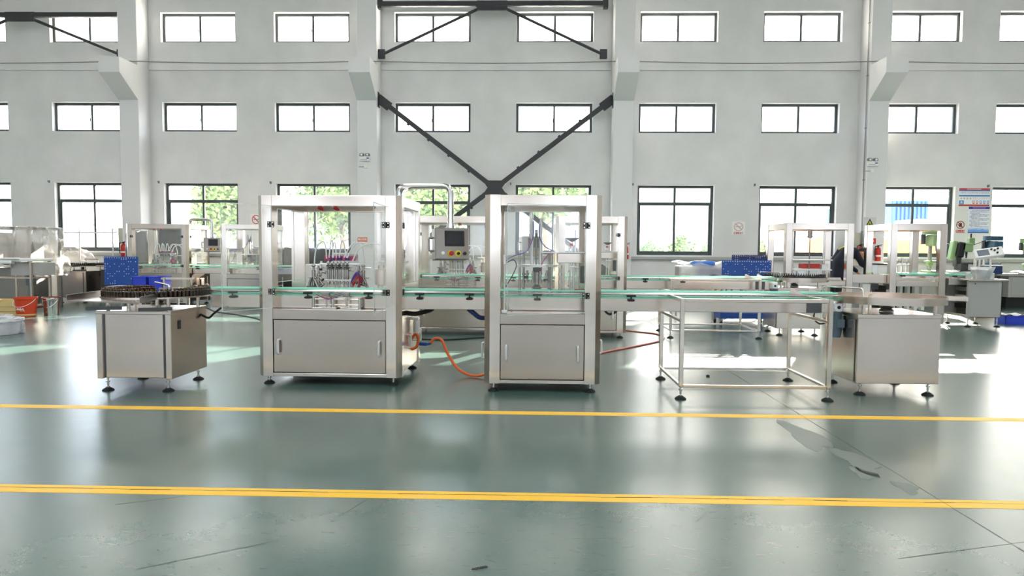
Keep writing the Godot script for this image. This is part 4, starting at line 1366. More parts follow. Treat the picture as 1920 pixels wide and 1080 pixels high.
func build_left_corner():
	make_tool_cart("blue tool cart with a perforated board standing behind the front left feeding table", V(-7.6, 0, -12.5), -2, 0.66, 0.73, 0.53, 3, M.blue)
	for k in 2:
		var t := thing("storage_bin", ["violet-blue plastic bin right of the left blue perforated board, the left one", "violet-blue plastic bin right of the left blue perforated board, the right one"][k], "bin", V(-7.12 + 0.3 * k, 0.62, -12.4))
		var a := g()
		a.span(V(-0.12, 0.0, -0.13), V(0.12, 0.012, 0.13), 0.003)
		for s in [-1.0, 1.0]:
			a.span(V(s * 0.13, 0, -0.15), V(s * 0.12, 0.28, 0.15), 0.002); a.span(V(-0.13, 0, s * 0.15), V(0.13, 0.28, s * 0.14), 0.002); a.span(V(-0.14, 0.265, s * 0.16), V(0.14, 0.285, s * 0.145), 0.003)
		obj("tub", a, M.blue_bright, t)
	var st := thing("bench", "low steel bench under the violet-blue bins", "bench", V(-6.85, 0, -12.4))
	var a := g(); a.box(V(0, 0.6, 0), V(1.0, 0.036, 0.45), 0.004)
	obj("top", a, M.dull, st)
	for x in [-0.46, 0.46]:
		for z in [-0.19, 0.19]:
			a = g(); a.box(V(x, 0.29, z), V(0.035, 0.58, 0.035), 0.003)
			obj("leg", a, M.dull, st)
	# work table with a white tray and a hanging motor
	var wt := thing("work_table", "steel work table with a white tray top and grey box in the left corner", "table", V(-10.62, 0, -14.0))
	a = g(); a.span(V(-0.5, 1.12, -0.45), V(0.36, 1.18, 0.2), 0.012); a.span(V(-0.5, 1.16, 0.16), V(0.1, 1.2, 0.24), 0.012); a.span(V(-0.4, 1.07, 0.1), V(-0.05, 1.14, 0.25), 0.015)
	obj("tray_top", a, M.white_plastic, wt)
	a = g(); a.span(V(-0.15, 0.83, -0.3), V(0.5, 1.1, 0.12), 0.006)
	obj("grey_box", a, M.grey_paint, wt)
	for x in [-0.43, 0.3]:
		for z in [-0.4, 0.15]:
			a = g(); a.box(V(x, 0.56, z), V(0.045, 1.12, 0.045), 0.004)
			obj("leg", a, M.bar, wt)
	for y in [0.16, 0.78]:
		for q in [[-0.065, 0.15, 0.69, 0.035], [-0.065, -0.4, 0.69, 0.035], [0.3, -0.125, 0.035, 0.5], [-0.43, -0.125, 0.035, 0.5]]:
			a = g(); a.box(V(q[0], y, q[1]), V(q[2], 0.035, q[3]), 0.004)
			obj("rail", a, M.bar, wt)
	a = g(); a.cyl(V(0.16, 0.83, 0.0), V(0.16, 0.62, 0.0), 0.075, -1, 16); a.box(V(0.24, 0.74, 0.02), V(0.08, 0.1, 0.1), 0.008); a.cyl(V(0.16, 0.64, 0.0), V(0.16, 0.34, 0.0), 0.035, -1, 12)
	obj("hanging_motor", a, M.motor, wt)
	# buckets
	var bk := [["bucket", "orange paint bucket with white lettering on the floor at the left", V(-10.27, 0, -13.62), M.orange, 0.2, 0.4], ["bucket", "darker orange bucket half hidden behind the lettered bucket", V(-9.82, 0, -14.0), M.dark_red, 0.16, 0.36], ["bucket", "shiny metal pail right of the orange bucket", V(-9.95, 0, -13.9), M.chrome, 0.135, 0.36]]
	bk[1][2] = V(-10.2, 0, -14.25)
	for q in bk:
		var t := thing(q[0], q[1], "bucket", q[2])
		a = g(); a.lathe([[0.0, 0.0], [q[4] * 0.82, 0.0], [q[4], q[5]], [q[4] + 0.012, q[5]], [q[4] + 0.012, q[5] - 0.035], [q[4] * 0.98, q[5] - 0.05]], Vector3.ZERO, 24); a.lathe([[q[4], q[5]], [q[4] * 0.8, 0.02], [0.0, 0.02]], Vector3.ZERO, 24)
		obj("body", a, q[3], t)
		a = g()
		var pts := []
		for k in 13:
			var an := PI * k / 12
			pts.append(V(cos(an) * (q[4] + 0.015), q[5] - 0.03 - sin(an) * 0.16, 0.02 + sin(an) * q[4]))
		a.tube(pts, 0.005, 6)
		obj("bail_handle", a, M.chrome if q[3] != M.orange else M.white_plastic, t)
		if q[3] == M.orange:
			a = g()
			for k in 9: a.box(V(sin(-0.35 + 0.09 * k) * 0.19, 0.16 + 0.012 * (k % 2), cos(-0.35 + 0.09 * k) * 0.19), V(0.012, 0.022 + 0.01 * (k % 3), 0.004), 0.0, Basis(Vector3.UP, -0.35 + 0.09 * k))
			obj("lettering", a, M.white_paper, t)
			a = g()
			for k in 5: a.box(V(sin(0.1 + 0.09 * k) * 0.186, 0.13 + 0.008 * (k % 2), cos(0.1 + 0.09 * k) * 0.186), V(0.012, 0.018, 0.004), 0.0, Basis(Vector3.UP, 0.1 + 0.09 * k))
			a.lathe([[q[4] * 0.835, 0.03], [q[4] * 0.85, 0.032], [q[4] * 0.865, 0.062], [q[4] * 0.84, 0.064]], Vector3.ZERO, 24)
			obj("label_band", a, M.crate, t)
	# plastic wrapped coils
	for k in 2:
		var t := thing("wrapped_coil", ["large coil of silver tubing wrapped in plastic film on the floor at the left edge", "smaller wrapped coil behind the large one at the left edge"][k], "coil", [V(-8.74, 0, -10.95), V(-9.6, 0, -12.0)][k])
		a = g()
		var n := 7 if k == 0 else 5
		for j in n:
			var rr := (0.33 if k == 0 else 0.22) + 0.012 * sin(j * 2.3)
			var pts := []
			for m in 37: pts.append(V(cos(TAU * m / 36) * rr, 0.025 + j * 0.031, sin(TAU * m / 36) * rr))
			a.tube(pts, 0.018, 8, false)
		obj("tubing", a, M.coil, t)
		a = g()
		var R := 0.36 if k == 0 else 0.245
		var H := 0.03 + n * 0.031
		a.sheet(48, 10, func(u, v):
			var an: float = u * TAU
			var rr: float = R + 0.006 * sin(an * 17.0 + v * 9.0) + 0.004 * sin(an * 31.0)
			var f: float = v
			if f < 0.5: return V(cos(an) * rr, 0.005 + H * f * 2.0, sin(an) * rr)
			return V(cos(an) * lerpf(rr, R * 0.55, (f - 0.5) * 2.0), H + 0.012 * sin((f - 0.5) * 2 * PI) + 0.004 * sin(an * 13.0), sin(an) * lerpf(rr, R * 0.55, (f - 0.5) * 2.0)))
		obj("film", a, M.film_clear, t)
	# yellow crates and boards under the table
	for k in 2:
		var t := thing("crate", ["pale yellow wooden crate under the work table in the left corner, the lower front one", "pale yellow wooden crate at the left edge behind the table leg"][k], "crate", [V(-10.75, 0, -13.75), V(-11.2, 0, -14.4)][k], 6.0 * k)
		for y in 3:
			for s in [-1.0, 1.0]:
				a = g(); a.box(V(0, 0.05 + 0.1 * y, s * 0.18), V(0.6, 0.085, 0.016), 0.003)
				obj("slat", a, M.crate, t)
				a = g(); a.box(V(s * 0.292, 0.05 + 0.1 * y, 0), V(0.016, 0.085, 0.344), 0.003)
				obj("slat", a, M.crate, t)
		a = g(); a.box(V(0, 0.012, 0), V(0.57, 0.02, 0.34))
		obj("bottom", a, M.crate, t)
	# machine under a plastic sheet
	var cm := thing("covered_machine", "bulky machine draped in dusty clear plastic sheeting in the left corner", "machine", V(-12.55, 0, -15.6))
	a = g(); a.span(V(-1.6, 0.1, -0.3), V(1.2, 0.95, 0.5), 0.02); a.span(V(-1.4, 1.0, -0.6), V(0.2, 1.75, 0.4), 0.03); a.span(V(0.5, 1.0, -0.5), V(0.9, 1.55, 0.3), 0.02)
	obj("machine_body", a, M.dull, cm)
	a = g()
	for x in [-1.5, 1.45]:
		for z in [-0.25, 0.75]: a.box(V(x, 0.92, z), V(0.05, 1.84, 0.05), 0.004)
	a.box(V(0, 1.84, 0.75), V(3.0, 0.05, 0.05), 0.004); a.box(V(0, 1.84, -0.25), V(3.0, 0.05, 0.05), 0.004); a.box(V(1.45, 1.84, 0.25), V(0.05, 0.05, 1.0), 0.004)
	obj("frame", a, M.dull, cm)
	var nz := FastNoiseLite.new()
	nz.seed = 8
	nz.frequency = 0.9
	nz.fractal_octaves = 3
	a = g()
	a.sheet(60, 40, func(u, v):
		var x: float = lerpf(-1.9, 1.62, u)
		var f: float = v * (2.6 + 0.5 * nz.get_noise_1d(x * 1.7 + 3.0)) - 0.35
		var z: float
		var y: float
		if f < 0.8: z = f; y = 1.87
		else: z = 0.8 + 0.12 * (f - 0.8); y = 1.87 - (f - 0.8) * 0.62
		var lift: float = 0.42 * smoothstep(0.6, -1.8, x)
		y += lift * (1.0 if f < 0.8 else maxf(0.0, 1.0 - (f - 0.8))) + 0.05 * nz.get_noise_2d(x * 1.6, f * 1.6)
		z += 0.16 * nz.get_noise_2d(x * 3.4 + 20, f * 0.35) * (1.0 if f > 0.8 else 0.2)
		return V(x + 0.04 * nz.get_noise_2d(f * 2, x * 2 + 9), y, z))
	obj("plastic_sheet", a, M.film_dense, cm)
	a = g()
	a.sheet(24, 24, func(u, v):
		var z: float = lerpf(-0.2, 0.85, u)
		return V(1.62 + 0.1 * v + 0.1 * nz.get_noise_2d(z * 3.0, v * 2.0), 1.87 - v * 1.1, z))
	obj("plastic_side", a, M.film, cm)
	# heap of white film and a pipe rack by the window
	var hp := thing("film_heap", "sunlit heap of white plastic film piled by the first lower window", "plastic film", V(-13.3, 0, -18.85))
	a = g()
	a.sheet(36, 24, func(u, v):
		var x: float = lerpf(-0.7, 1.3, u)
		var e: float = clampf(1.0 - pow(absf(x - 0.0) / 1.3, 1.6), 0.0, 1.0)
		var y: float = (0.75 + 0.85 * e) * sin(v * PI * 0.5) + 0.1 * nz.get_noise_2d(x * 3.5, v * 4.0)
		return V(x, maxf(y, 0.01), lerpf(0.5, -0.3, v) + 0.08 * nz.get_noise_2d(x * 4.0, v * 3.0 + 5.0)))
	obj("film", a, M.film_dense, hp)
	var pr := thing("pipe_rack", "thin white pipe rack standing in front of the first lower window", "rack", V(-12.15, 0, -18.8))
	for x in [-0.45, 0.5]:
		a = g(); a.cyl(V(x, 0, 0), V(x, 1.95, 0), 0.018, -1, 8)
		obj("upright", a, M.white_paint, pr)
	a = g(); a.cyl(V(-1.0, 1.82, 0), V(0.62, 1.82, 0), 0.018, -1, 8)
	obj("crossbar", a, M.white_paint, pr)
	# dark covered machine seen through the back left filling machine
	var dk := thing("black_sheet_bundle", "black wrapped machine standing behind the back left filling machine", "machine", V(-9.72, 0, -18.4))
	a = g()
	a.sheet(40, 30, func(u, v):
		var an: float = u * TAU
		var f: float = v
		var rr: float = (0.5 + 0.05 * nz.get_noise_2d(an * 2.0, f * 5.0)) * (1.0 - 0.25 * f) if f < 0.92 else 0.5 * 0.75 * (1.0 - f) / 0.08
		return V(cos(an) * rr, minf(f / 0.92, 1.0) * 1.98 + 0.04 * nz.get_noise_2d(an * 4, f * 3), sin(an) * rr * 0.7))
	obj("cover", a, M.black, dk)
	var dk2 := thing("black_sheet_bundle", "low black covered machine under the fourth lower window, seen through the front filling machine", "machine", V(-6.55, 0, -18.5))
	a = g()
	a.sheet(40, 30, func(u, v):
		var an: float = u * TAU
		var rr: float = (1.0 + 0.08 * nz.get_noise_2d(cos(an) * 4.0, v * 5.0 + sin(an))) * (1.0 if v < 0.75 else (1.0 - v) / 0.25)
		return V(cos(an) * rr * 1.15, minf(v / 0.75, 1.0) * 1.42 + 0.06 * nz.get_noise_2d(an * 4, v * 3), sin(an) * rr * 0.45))
	obj("cover", a, M.black, dk2)
	var dk3 := thing("black_sheet_bundle", "small dark tarpaulin bundle left of the black wrapped machine", "machine", V(-10.62, 0, -18.3))
	a = g()
	a.sheet(30, 24, func(u, v):
		var an: float = u * TAU
		var rr: float = (1.0 + 0.1 * nz.get_noise_2d(cos(an) * 4.0, v * 5.0 + sin(an) * 3.0)) * (1.0 - 0.3 * v if v < 0.85 else 0.745 * (1.0 - v) / 0.15)
		return V(cos(an) * rr * 0.42, minf(v / 0.85, 1.0) * 1.85 + 0.06 * nz.get_noise_2d(an * 4, v * 3), sin(an) * rr * 0.35))
	obj("cover", a, M.dark_steel, dk3)

# ---------------------------------------------------------------- right hand side
func portal(label: String, at: Vector3, w: float, d: float):
	var t := thing("portal_frame", label, "machine frame", at)
	for x in [0.0, w]:
		for z in [0.0, -d]:
			var a := g(); a.box(V(x, 1.025, z), V(0.13, 1.95, 0.12), 0.008)
			obj("post", a, M.bar, t)
			foot(t, V(x, 0, z), 0.06)
	for z in [0.0, -d]:
		var a := g(); a.span(V(-0.06, 1.87, z - 0.055), V(w + 0.06, 1.998, z + 0.055), 0.006)
		obj("top_beam", a, M.bar, t)
		a = g(); a.span(V(0.065, 0.78, z - 0.05), V(w - 0.065, 0.88, z + 0.05), 0.006)
		obj("deck_beam", a, M.bar, t)
	for x in [0.0, w]:
		var a := g(); a.span(V(x - 0.058, 1.87, -d + 0.055), V(x + 0.058, 1.996, -0.055), 0.006)
		obj("side_beam", a, M.bar, t)
		a = g(); a.span(V(x - 0.05, 0.78, -d + 0.06), V(x + 0.05, 0.88, -0.06), 0.006)
		obj("side_deck_beam", a, M.bar, t)
	return t

func build_right_side():
	var a: G
	var p1: Node3D = portal("open stainless portal frame behind the second line's rotary table, left of the two", V(5.035, 0, -13.5), 1.18, 1.0)
	# hanging unit and rods inside it, with a small star wheel assembly
	a = g(); a.cyl(V(0.62, 1.87, -0.5), V(0.62, 1.76, -0.5), 0.045, -1, 14); a.cyl(V(0.62, 1.76, -0.5), V(0.62, 1.71, -0.5), 0.07, 0.03, 14); a.cyl(V(0.62, 1.72, -0.5), V(0.62, 0.9, -0.5), 0.012, -1, 8)
	obj("spindle", a, M.dull, p1)
	for x in [0.32, 0.95]:
		a = g(); a.cyl(V(x, 0.88, -0.6), V(x, 1.87, -0.6), 0.02, -1, 10)
		obj("guide_column", a, M.chrome, p1)
	a = g(); a.span(V(0.2, 1.26, -0.75), V(1.05, 1.29, -0.4), 0.005); a.span(V(0.15, 0.88, -0.9), V(1.1, 0.9, -0.1), 0.004)
	for k in 4: a.cyl(V(0.3 + 0.2 * k, 0.9, -0.3), V(0.3 + 0.2 * k, 1.08, -0.3), 0.012, -1, 8)
	a.box(V(0.6, 1.08, -0.3), V(0.74, 0.03, 0.12), 0.005); a.box(V(0.85, 1.14, -0.35), V(0.12, 0.1, 0.1), 0.006); a.box(V(0.35, 1.0, -0.25), V(0.14, 0.1, 0.1), 0.006)
	obj("station_plate", a, M.alu, p1)
	a = g(); a.span(V(0.5, 1.1, -0.75), V(0.95, 1.2, -0.55), 0.01)
	obj("red_box", a, mat(c8(214, 70, 62), 0.5), p1)
	var p2: Node3D = portal("open stainless portal frame in front of the eighth lower window, right of the two", V(7.05, 0, -13.5), 0.94, 0.95)
	a = g(); a.span(V(0.1, 0.88, -0.85), V(0.84, 0.93, -0.1), 0.005); a.box(V(0.3, 0.97, -0.4), V(0.2, 0.06, 0.12), 0.01); a.cyl(V(0.15, 0.93, -0.2), V(0.15, 1.03, -0.2), 0.03, -1, 12)
	obj("deck", a, M.bar, p2)
	a = g(); a.span(V(0.07, 0.3, -0.9), V(0.87, 0.76, -0.75), 0.004)
	obj("inner_panel", a, M.black, p2)
	for k in 5:
		a = g(); a.span(V(0.13 + k * 0.145, 0.3, -0.3), V(0.19 + k * 0.145, 0.78, -0.2), 0.006)
		obj("inner_strut", a, M.white_paint, p2)
	# beam that joins both frames
	var cb := thing("connecting_channel", "stainless channel joining the two portal frames at table height", "conveyor", V(6.29, 0, -13.55))
	a = g(); a.span(V(0.0, 0.84, -0.09), V(0.69, 1.0, 0.0), 0.004); a.span(V(0.0, 0.995, -0.2), V(0.69, 1.005, 0.0), 0.002)
	obj("channel", a, M.sheet, cb)
	a = g(); a.box(V(0.33, 0.4, -0.1), V(0.16, 0.86, 0.12), 0.01)
	obj("pedestal", a, M.white_paint, cb)
	a = g(); a.span(V(0.3, 0.7, -0.3), V(0.645, 0.82, -0.2), 0.006)
	obj("dark_duct", a, M.dark_steel, cb)
	# labelling conveyor on a cabinet
	var lc := thing("label_conveyor", "short conveyor with green guides leading to the right above a grey cabinet", "conveyor", V(7.2, 0, -13.95), -2.0)
	a = g(); a.span(V(0.0, 0.84, -0.06), V(1.75, 0.975, 0.06), 0.004)
	obj("channel", a, M.sheet, lc)
	for s in [-1.0, 1.0]:
		a = g(); a.span(V(0.0, 1.0, s * 0.1), V(1.78, 1.03, s * 0.085), 0.003)
		obj("guide_strip", a, M.mint, lc)
	a = g(); a.span(V(0.0, 0.975, -0.05), V(1.76, 0.99, 0.05), 0.003)
	obj("belt", a, M.belt, lc)
	for x in [0.25, 0.95, 1.25, 1.5]:
		a = g(); a.box(V(x, 0.975, 0.12), V(0.08, 0.03, 0.05), 0.008)
		obj("clamp_knob", a, M.black, lc)
	a = g(); a.box(V(1.72, 0.86, 0.02), V(0.12, 0.22, 0.16), 0.01)
	obj("drive_motor", a, M.black, lc)
	a = g(); a.box(V(1.3, 0.87, 0.14), V(0.36, 0.13, 0.02), 0.004)
	obj("grey_plate", a, M.grey_paint, lc)
	var cab := thing("control_cabinet", "grey labelling machine cabinet on feet with its left side open, by the right edge", "cabinet", V(8.83, 0, -13.45))
	a = g()
	a.span(V(-0.32, 0.19, -0.01), V(0.32, 0.9, 0.0), 0.002); a.span(V(0.305, 0.19, -0.75), V(0.32, 0.9, 0.0), 0.002); a.span(V(-0.32, 0.19, -0.75), V(0.32, 0.9, -0.735), 0.002); a.span(V(-0.32, 0.19, -0.75), V(0.32, 0.2, 0.0), 0.002)
	a.span(V(-0.33, 0.19, -0.05), V(-0.31, 0.9, 0.0), 0.004); a.span(V(-0.33, 0.19, -0.75), V(-0.31, 0.9, -0.7), 0.004); a.span(V(-0.33, 0.19, -0.7), V(-0.31, 0.24, -0.05), 0.004)
	obj("body", a, M.grey_paint, cab)
	a = g(); a.span(V(-0.36, 0.9, -0.8), V(0.42, 0.935, 0.04), 0.004)
	obj("top", a, M.bar, cab)
	a = g(); a.span(V(-0.1, 0.21, -0.7), V(-0.09, 0.88, -0.06))
	obj("mounting_plate", a, M.dull, cab)
	for k in 3:
		a = g(); a.span(V(-0.2, 0.34 + 0.17 * k, -0.62), V(-0.1, 0.43 + 0.17 * k, -0.12), 0.006)
		a.span(V(-0.22, 0.35 + 0.17 * k, -0.3), V(-0.2, 0.42 + 0.17 * k, -0.2), 0.004)
		obj("electric_unit", a, [M.black, M.white_plastic, M.grey_plastic][k], cab)
	a = g(); a.xf = Transform3D(Basis(Vector3.UP, -0.5), V(-0.33, 0, -0.75)); a.span(V(-0.02, 0.2, 0.0), V(0.0, 0.88, 0.3), 0.004)
	obj("side_door", a, M.bar, cab)
	a = g(); a.cyl(V(-0.2, 0.845, 0.0), V(-0.2, 0.845, 0.006), 0.012, -1, 10)
	obj("lock", a, M.black, cab)
	for x in [-0.28, 0.28]:
		for z in [-0.05, -0.7]: foot(cab, V(x, 0, z), 0.2)
	var wm := thing("wrapped_motor", "pale label head wrapped in clear film on the cabinet's conveyor", "machine part", V(8.6, 0.935, -13.55))
	a = g(); a.lathe([[0.0, 0.0], [0.1, 0.0], [0.11, 0.06], [0.17, 0.17], [0.17, 0.2], [0.1, 0.225], [0.0, 0.23]], Vector3.ZERO, 20, true); a.box(V(0.16, 0.06, 0.0), V(0.1, 0.12, 0.12), 0.01)
	obj("motor", a, M.alu, wm)
	a = g()
	a.sheet(30, 10, func(u, v):
		var an: float = u * TAU
		var rr: float = lerpf(0.13, 0.2, v) + 0.015 * sin(an * 7 + v * 4)
		return V(cos(an) * rr, v * 0.24, sin(an) * rr))
	obj("film", a, M.film_clear, wm)
	var jr := thing("jar", "small clear jar on the left end of the grey cabinet's top", "jar", V(8.62, 0.935, -13.44))
	jr.position = V(8.52, 0.935, -13.5)
	wm.position = V(8.78, 0.935, -13.5)
	a = g(); a.lathe([[0.0, 0.0], [0.045, 0.0], [0.045, 0.1], [0.03, 0.115], [0.0, 0.115]], Vector3.ZERO, 16)
	obj("glass", a, M.film_clear, jr)
	a = g(); a.cyl(V(0, 0.112, 0), V(0, 0.13, 0), 0.036, -1, 16)
	obj("lid", a, M.white_plastic, jr)
	var cp := thing("operator_panel", "white tilted operator panel on a thin pole above the grey cabinet", "control panel", V(9.1, 0.935, -13.75))
	a = g(); a.cyl(V(0, 0.0, 0), V(0, 0.42, 0), 0.018, -1, 12); a.cyl(V(0, 0.0, 0), V(0, 0.02, 0), 0.06, -1, 16)
	obj("pole", a, M.white_paint, cp)
	a = g(); a.xf = Transform3D(Basis(Vector3.UP, -0.35) * Basis(Vector3.RIGHT, -0.55) * Basis(Vector3(0, 0, 1), 0.18), V(-0.05, 0.5, 0)); a.box(Vector3.ZERO, V(0.5, 0.2, 0.1), 0.012)
	var bx := obj("panel_box", a, M.white_plastic, cp)
	a = g(); a.xf = Transform3D(Basis(Vector3.UP, -0.35) * Basis(Vector3.RIGHT, -0.55) * Basis(Vector3(0, 0, 1), 0.18), V(-0.05, 0.5, 0)); a.box(V(-0.1, 0.0, 0.05), V(0.2, 0.13, 0.008), 0.002)
	obj("screen", a, M.screen_pale, bx)
	a = g(); a.xf = Transform3D(Basis(Vector3.UP, -0.35) * Basis(Vector3.RIGHT, -0.55) * Basis(Vector3(0, 0, 1), 0.18), V(-0.05, 0.5, 0))
	for q in [[0.05, 0.05], [0.1, 0.02], [0.16, 0.05], [0.13, -0.04]]: a.cyl(V(q[0], q[1], 0.05), V(q[0], q[1], 0.075), 0.018, -1, 12)
	obj("button", a, M.black, bx)
	# blue crate and wood on the floor at the right edge
	var bc := thing("blue_crate", "blue plastic crate with a white lid cloth on the floor by the right edge", "crate", V(9.85, 0, -14.2))
	a = g()
	a.span(V(-0.2, 0, -0.15), V(0.2, 0.012, 0.15), 0.002)
	for s in [-1.0, 1.0]:
		a.span(V(s * 0.21, 0, -0.16), V(s * 0.2, 0.17, 0.16), 0.002); a.span(V(-0.21, 0, s * 0.16), V(0.21, 0.17, s * 0.15), 0.002); a.span(V(-0.22, 0.155, s * 0.17), V(0.22, 0.175, s * 0.155), 0.003); a.span(V(s * 0.22, 0.155, -0.17), V(s * 0.205, 0.175, 0.17), 0.003)
	obj("tub", a, M.blue_bright, bc)
	a = g()
	a.sheet(12, 10, func(u, v): return V(lerpf(-0.2, 0.2, u), 0.18 + 0.03 * sin(u * 9.0) * sin(v * 7.0), lerpf(-0.15, 0.15, v)), 0.01)
	obj("cloth", a, M.white_paper, bc)
	var wd := thing("plank", "short piece of brown wood on the floor behind the blue crate", "wood", V(10.2, 0, -15.6), 12)
	a = g(); a.box(V(0, 0.05, 0), V(0.5, 0.1, 0.14), 0.006)
	obj("board", a, M.wood, wd)
	for k in 2:
		var yc := thing("carton", ["flattened yellow carton on the floor behind the front right rotary table, the longer one", "small yellow carton on the floor behind the front right rotary table"][k], "carton", V([7.6, 8.15][k], 0, [-14.6, -14.2][k]), [8, -12][k])
		a = g(); a.box(V(0, 0.06, 0), V([0.85, 0.28][k], 0.12, 0.4), 0.008)
		obj("box", a, M.crate, yc)
		a = g(); a.box(V(0, 0.121, 0), V([0.85, 0.28][k] * 0.98, 0.003, 0.05))
		obj("tape", a, M.wood, yc)
	# workbench along the wall
	var wb := thing("workbench", "long grey steel workbench under the right hand windows", "workbench", V(12.4, 0, -18.6))
	a = g(); a.span(V(-2.6, 0.84, -0.42), V(3.8, 0.9, 0.42), 0.006)
	obj("top", a, M.grey_paint, wb)
	a = g(); a.span(V(0.15, 0.28, -0.38), V(3.75, 0.84, 0.38), 0.006)
	obj("drawer_body", a, M.grey_paint, wb)
	for k in 3:
		a = g(); a.span(V(0.22 + k * 1.18, 0.33, 0.38), V(1.32 + k * 1.18, 0.8, 0.392), 0.004)
		obj("door", a, M.grey_paint, wb)
	for x in [-2.5, -0.1, 3.7]:
		for z in [-0.36, 0.36]:
			a = g(); a.box(V(x, 0.42, z), V(0.06, 0.84, 0.06), 0.004)
			obj("leg", a, M.dark_steel, wb)
	a = g(); a.span(V(-2.5, 0.2, -0.36), V(0.1, 0.24, 0.3), 0.004); a.span(V(0.15, 0.0, -0.3), V(3.7, 0.28, 0.3), 0.006)
	obj("lower_shelf", a, M.black, wb)
	var y := 0.9
	# drill presses
	drill_press("pale green pillar drill press standing before the eighth lower window", V(10.72, y, -18.55), M.green_machine, 1.0, 0)
	drill_press("dark teal pillar drill press on the workbench before the ninth lower window", V(12.25, y, -18.5), M.teal_machine, 0.85, 8)
	drill_press("pale green drill press cut by the right edge of the picture", V(13.25, y, -18.55), M.green_machine, 0.8, 0)
	var ml := thing("milling_machine", "small green and black bench milling machine below the hand sign", "machine", V(11.5, y, -18.45))
	a = g(); a.box(V(0, 0.04, 0), V(0.4, 0.08, 0.4), 0.01); a.box(V(-0.05, 0.16, 0), V(0.2, 0.18, 0.3), 0.015); a.box(V(-0.1, 0.42, -0.1), V(0.16, 0.5, 0.16), 0.02); a.box(V(0.15, 0.26, 0.06), V(0.5, 0.04, 0.2), 0.006)
	obj("column", a, M.dark_steel, ml)
	a = g(); a.box(V(0.0, 0.68, 0.02), V(0.3, 0.24, 0.32), 0.03); a.box(V(-0.28, 0.6, 0.0), V(0.16, 0.5, 0.2), 0.03, Basis(Vector3(0, 0, 1), -0.15)); a.box(V(0.16, 0.84, 0.02), V(0.14, 0.2, 0.16), 0.02)
	obj("head", a, M.green_machine, ml)
	a = g(); a.box(V(-0.16, 0.62, 0.12), V(0.2, 0.4, 0.12), 0.03, Basis(Vector3(0, 0, 1), -0.15))
	obj("motor", a, M.black, ml)
	a = g(); a.cyl(V(0.02, 0.56, 0.08), V(0.02, 0.4, 0.08), 0.03, 0.015, 10)
	obj("cutter", a, M.black, ml)
	a = g(); a.cyl(V(0.1, 0.72, 0.1), V(0.42, 0.84, 0.12), 0.008, -1, 6)
	obj("lever", a, M.black, ml)
	a = g(); a.cyl(V(0.16, 0.93, 0.02), V(0.16, 1.05, 0.02), 0.02, -1, 8)
	obj("knob", a, M.black, ml)
	# boxes, bottles and papers on the bench
	var gb := thing("storage_box", "dark blue box on the workbench left of the teal drill press", "box", V(11.98, y, -18.15))
	a = g(); a.span(V(-0.22, 0, -0.15), V(0.25, 0.2, 0.15), 0.01)
	obj("box", a, M.navy, gb)
	a = g(); a.span(V(-0.23, 0.2, -0.16), V(0.26, 0.23, 0.16), 0.01)
	obj("lid", a, M.white_plastic, gb)
	for k in 3:
		var tb := thing("steel_tube", "upright shiny steel tube on the workbench, %s of three" % ["left", "middle", "right"][k], "tube", V(11.6 + 0.1 * k, y, -18.12))
		a = g(); a.lathe([[0.035, 0.0], [0.045, 0.0], [0.045, 0.4], [0.035, 0.4], [0.035, 0.0]], Vector3.ZERO, 14)
		obj("tube", a, M.chrome, tb)
	var papers := [["white drawing sheets lying propped on the bench left of the milling machine", 11.12, 0.38, 0.18], ["smaller white papers on the bench below the milling machine", 11.42, 0.26, -0.2], ["crumpled white papers on the bench right of the teal drill press", 12.85, 0.3, 0.3]]
	for q in papers:
		var pp := thing("paper_stack", q[0], "papers", V(q[1], y, -18.3), rad_to_deg(q[3]))
		for k in 3:
			a = g(); a.box(V(0.02 * k, 0.03 + 0.012 * k, 0.01 * k), V(q[2], 0.004, 0.24), 0.0, Basis(Vector3.RIGHT, 0.22) * Basis(Vector3.UP, 0.1 * k))
			obj("sheet", a, M.white_paper, pp)
	var cbx := thing("spray_can", "small yellow tin on the bench at the right edge", "tin", V(13.1, y, -18.15))
	a = g(); a.lathe([[0.0, 0.0], [0.07, 0.0], [0.07, 0.16], [0.06, 0.18], [0.0, 0.18]], Vector3.ZERO, 14)
	obj("tin", a, M.crate, cbx)
	# stool with cylinders behind the portal
	var wh := thing("white_cabinet", "small white cabinet under the fire extinguisher by the fourth pillar", "cabinet", V(9.15, 0, -18.0))
	a = g(); a.span(V(-0.24, 0.05, -0.25), V(0.24, 1.12, 0.25), 0.01)
	obj("body", a, M.white_paint, wh)
	a = g(); a.span(V(-0.21, 0.1, 0.25), V(0.21, 1.06, 0.265), 0.006); a.box(V(0.15, 0.75, 0.275), V(0.02, 0.12, 0.02), 0.004)
	obj("door", a, M.white_plastic, wh)
	a = g(); a.span(V(-0.26, 1.12, -0.26), V(0.2, 1.15, 0.27), 0.006)
	obj("top", a, M.black, wh)
	var rk := thing("tube_rack", "rack of upright steel rods left of the yellow tank window", "rack", V(9.72, 0, -17.9))
	for k in 5:
		a = g(); a.cyl(V(-0.24 + 0.12 * k, 0.05, 0), V(-0.24 + 0.12 * k, 1.25 + 0.05 * (k % 2), 0), 0.022, -1, 10)
		obj("rod", a, M.chrome, rk)
	a = g(); a.span(V(-0.3, 0.0, -0.12), V(0.3, 0.05, 0.12), 0.006); a.span(V(-0.3, 1.1, -0.04), V(0.3, 1.14, 0.04), 0.005)
	obj("holder", a, M.white_paint, rk)

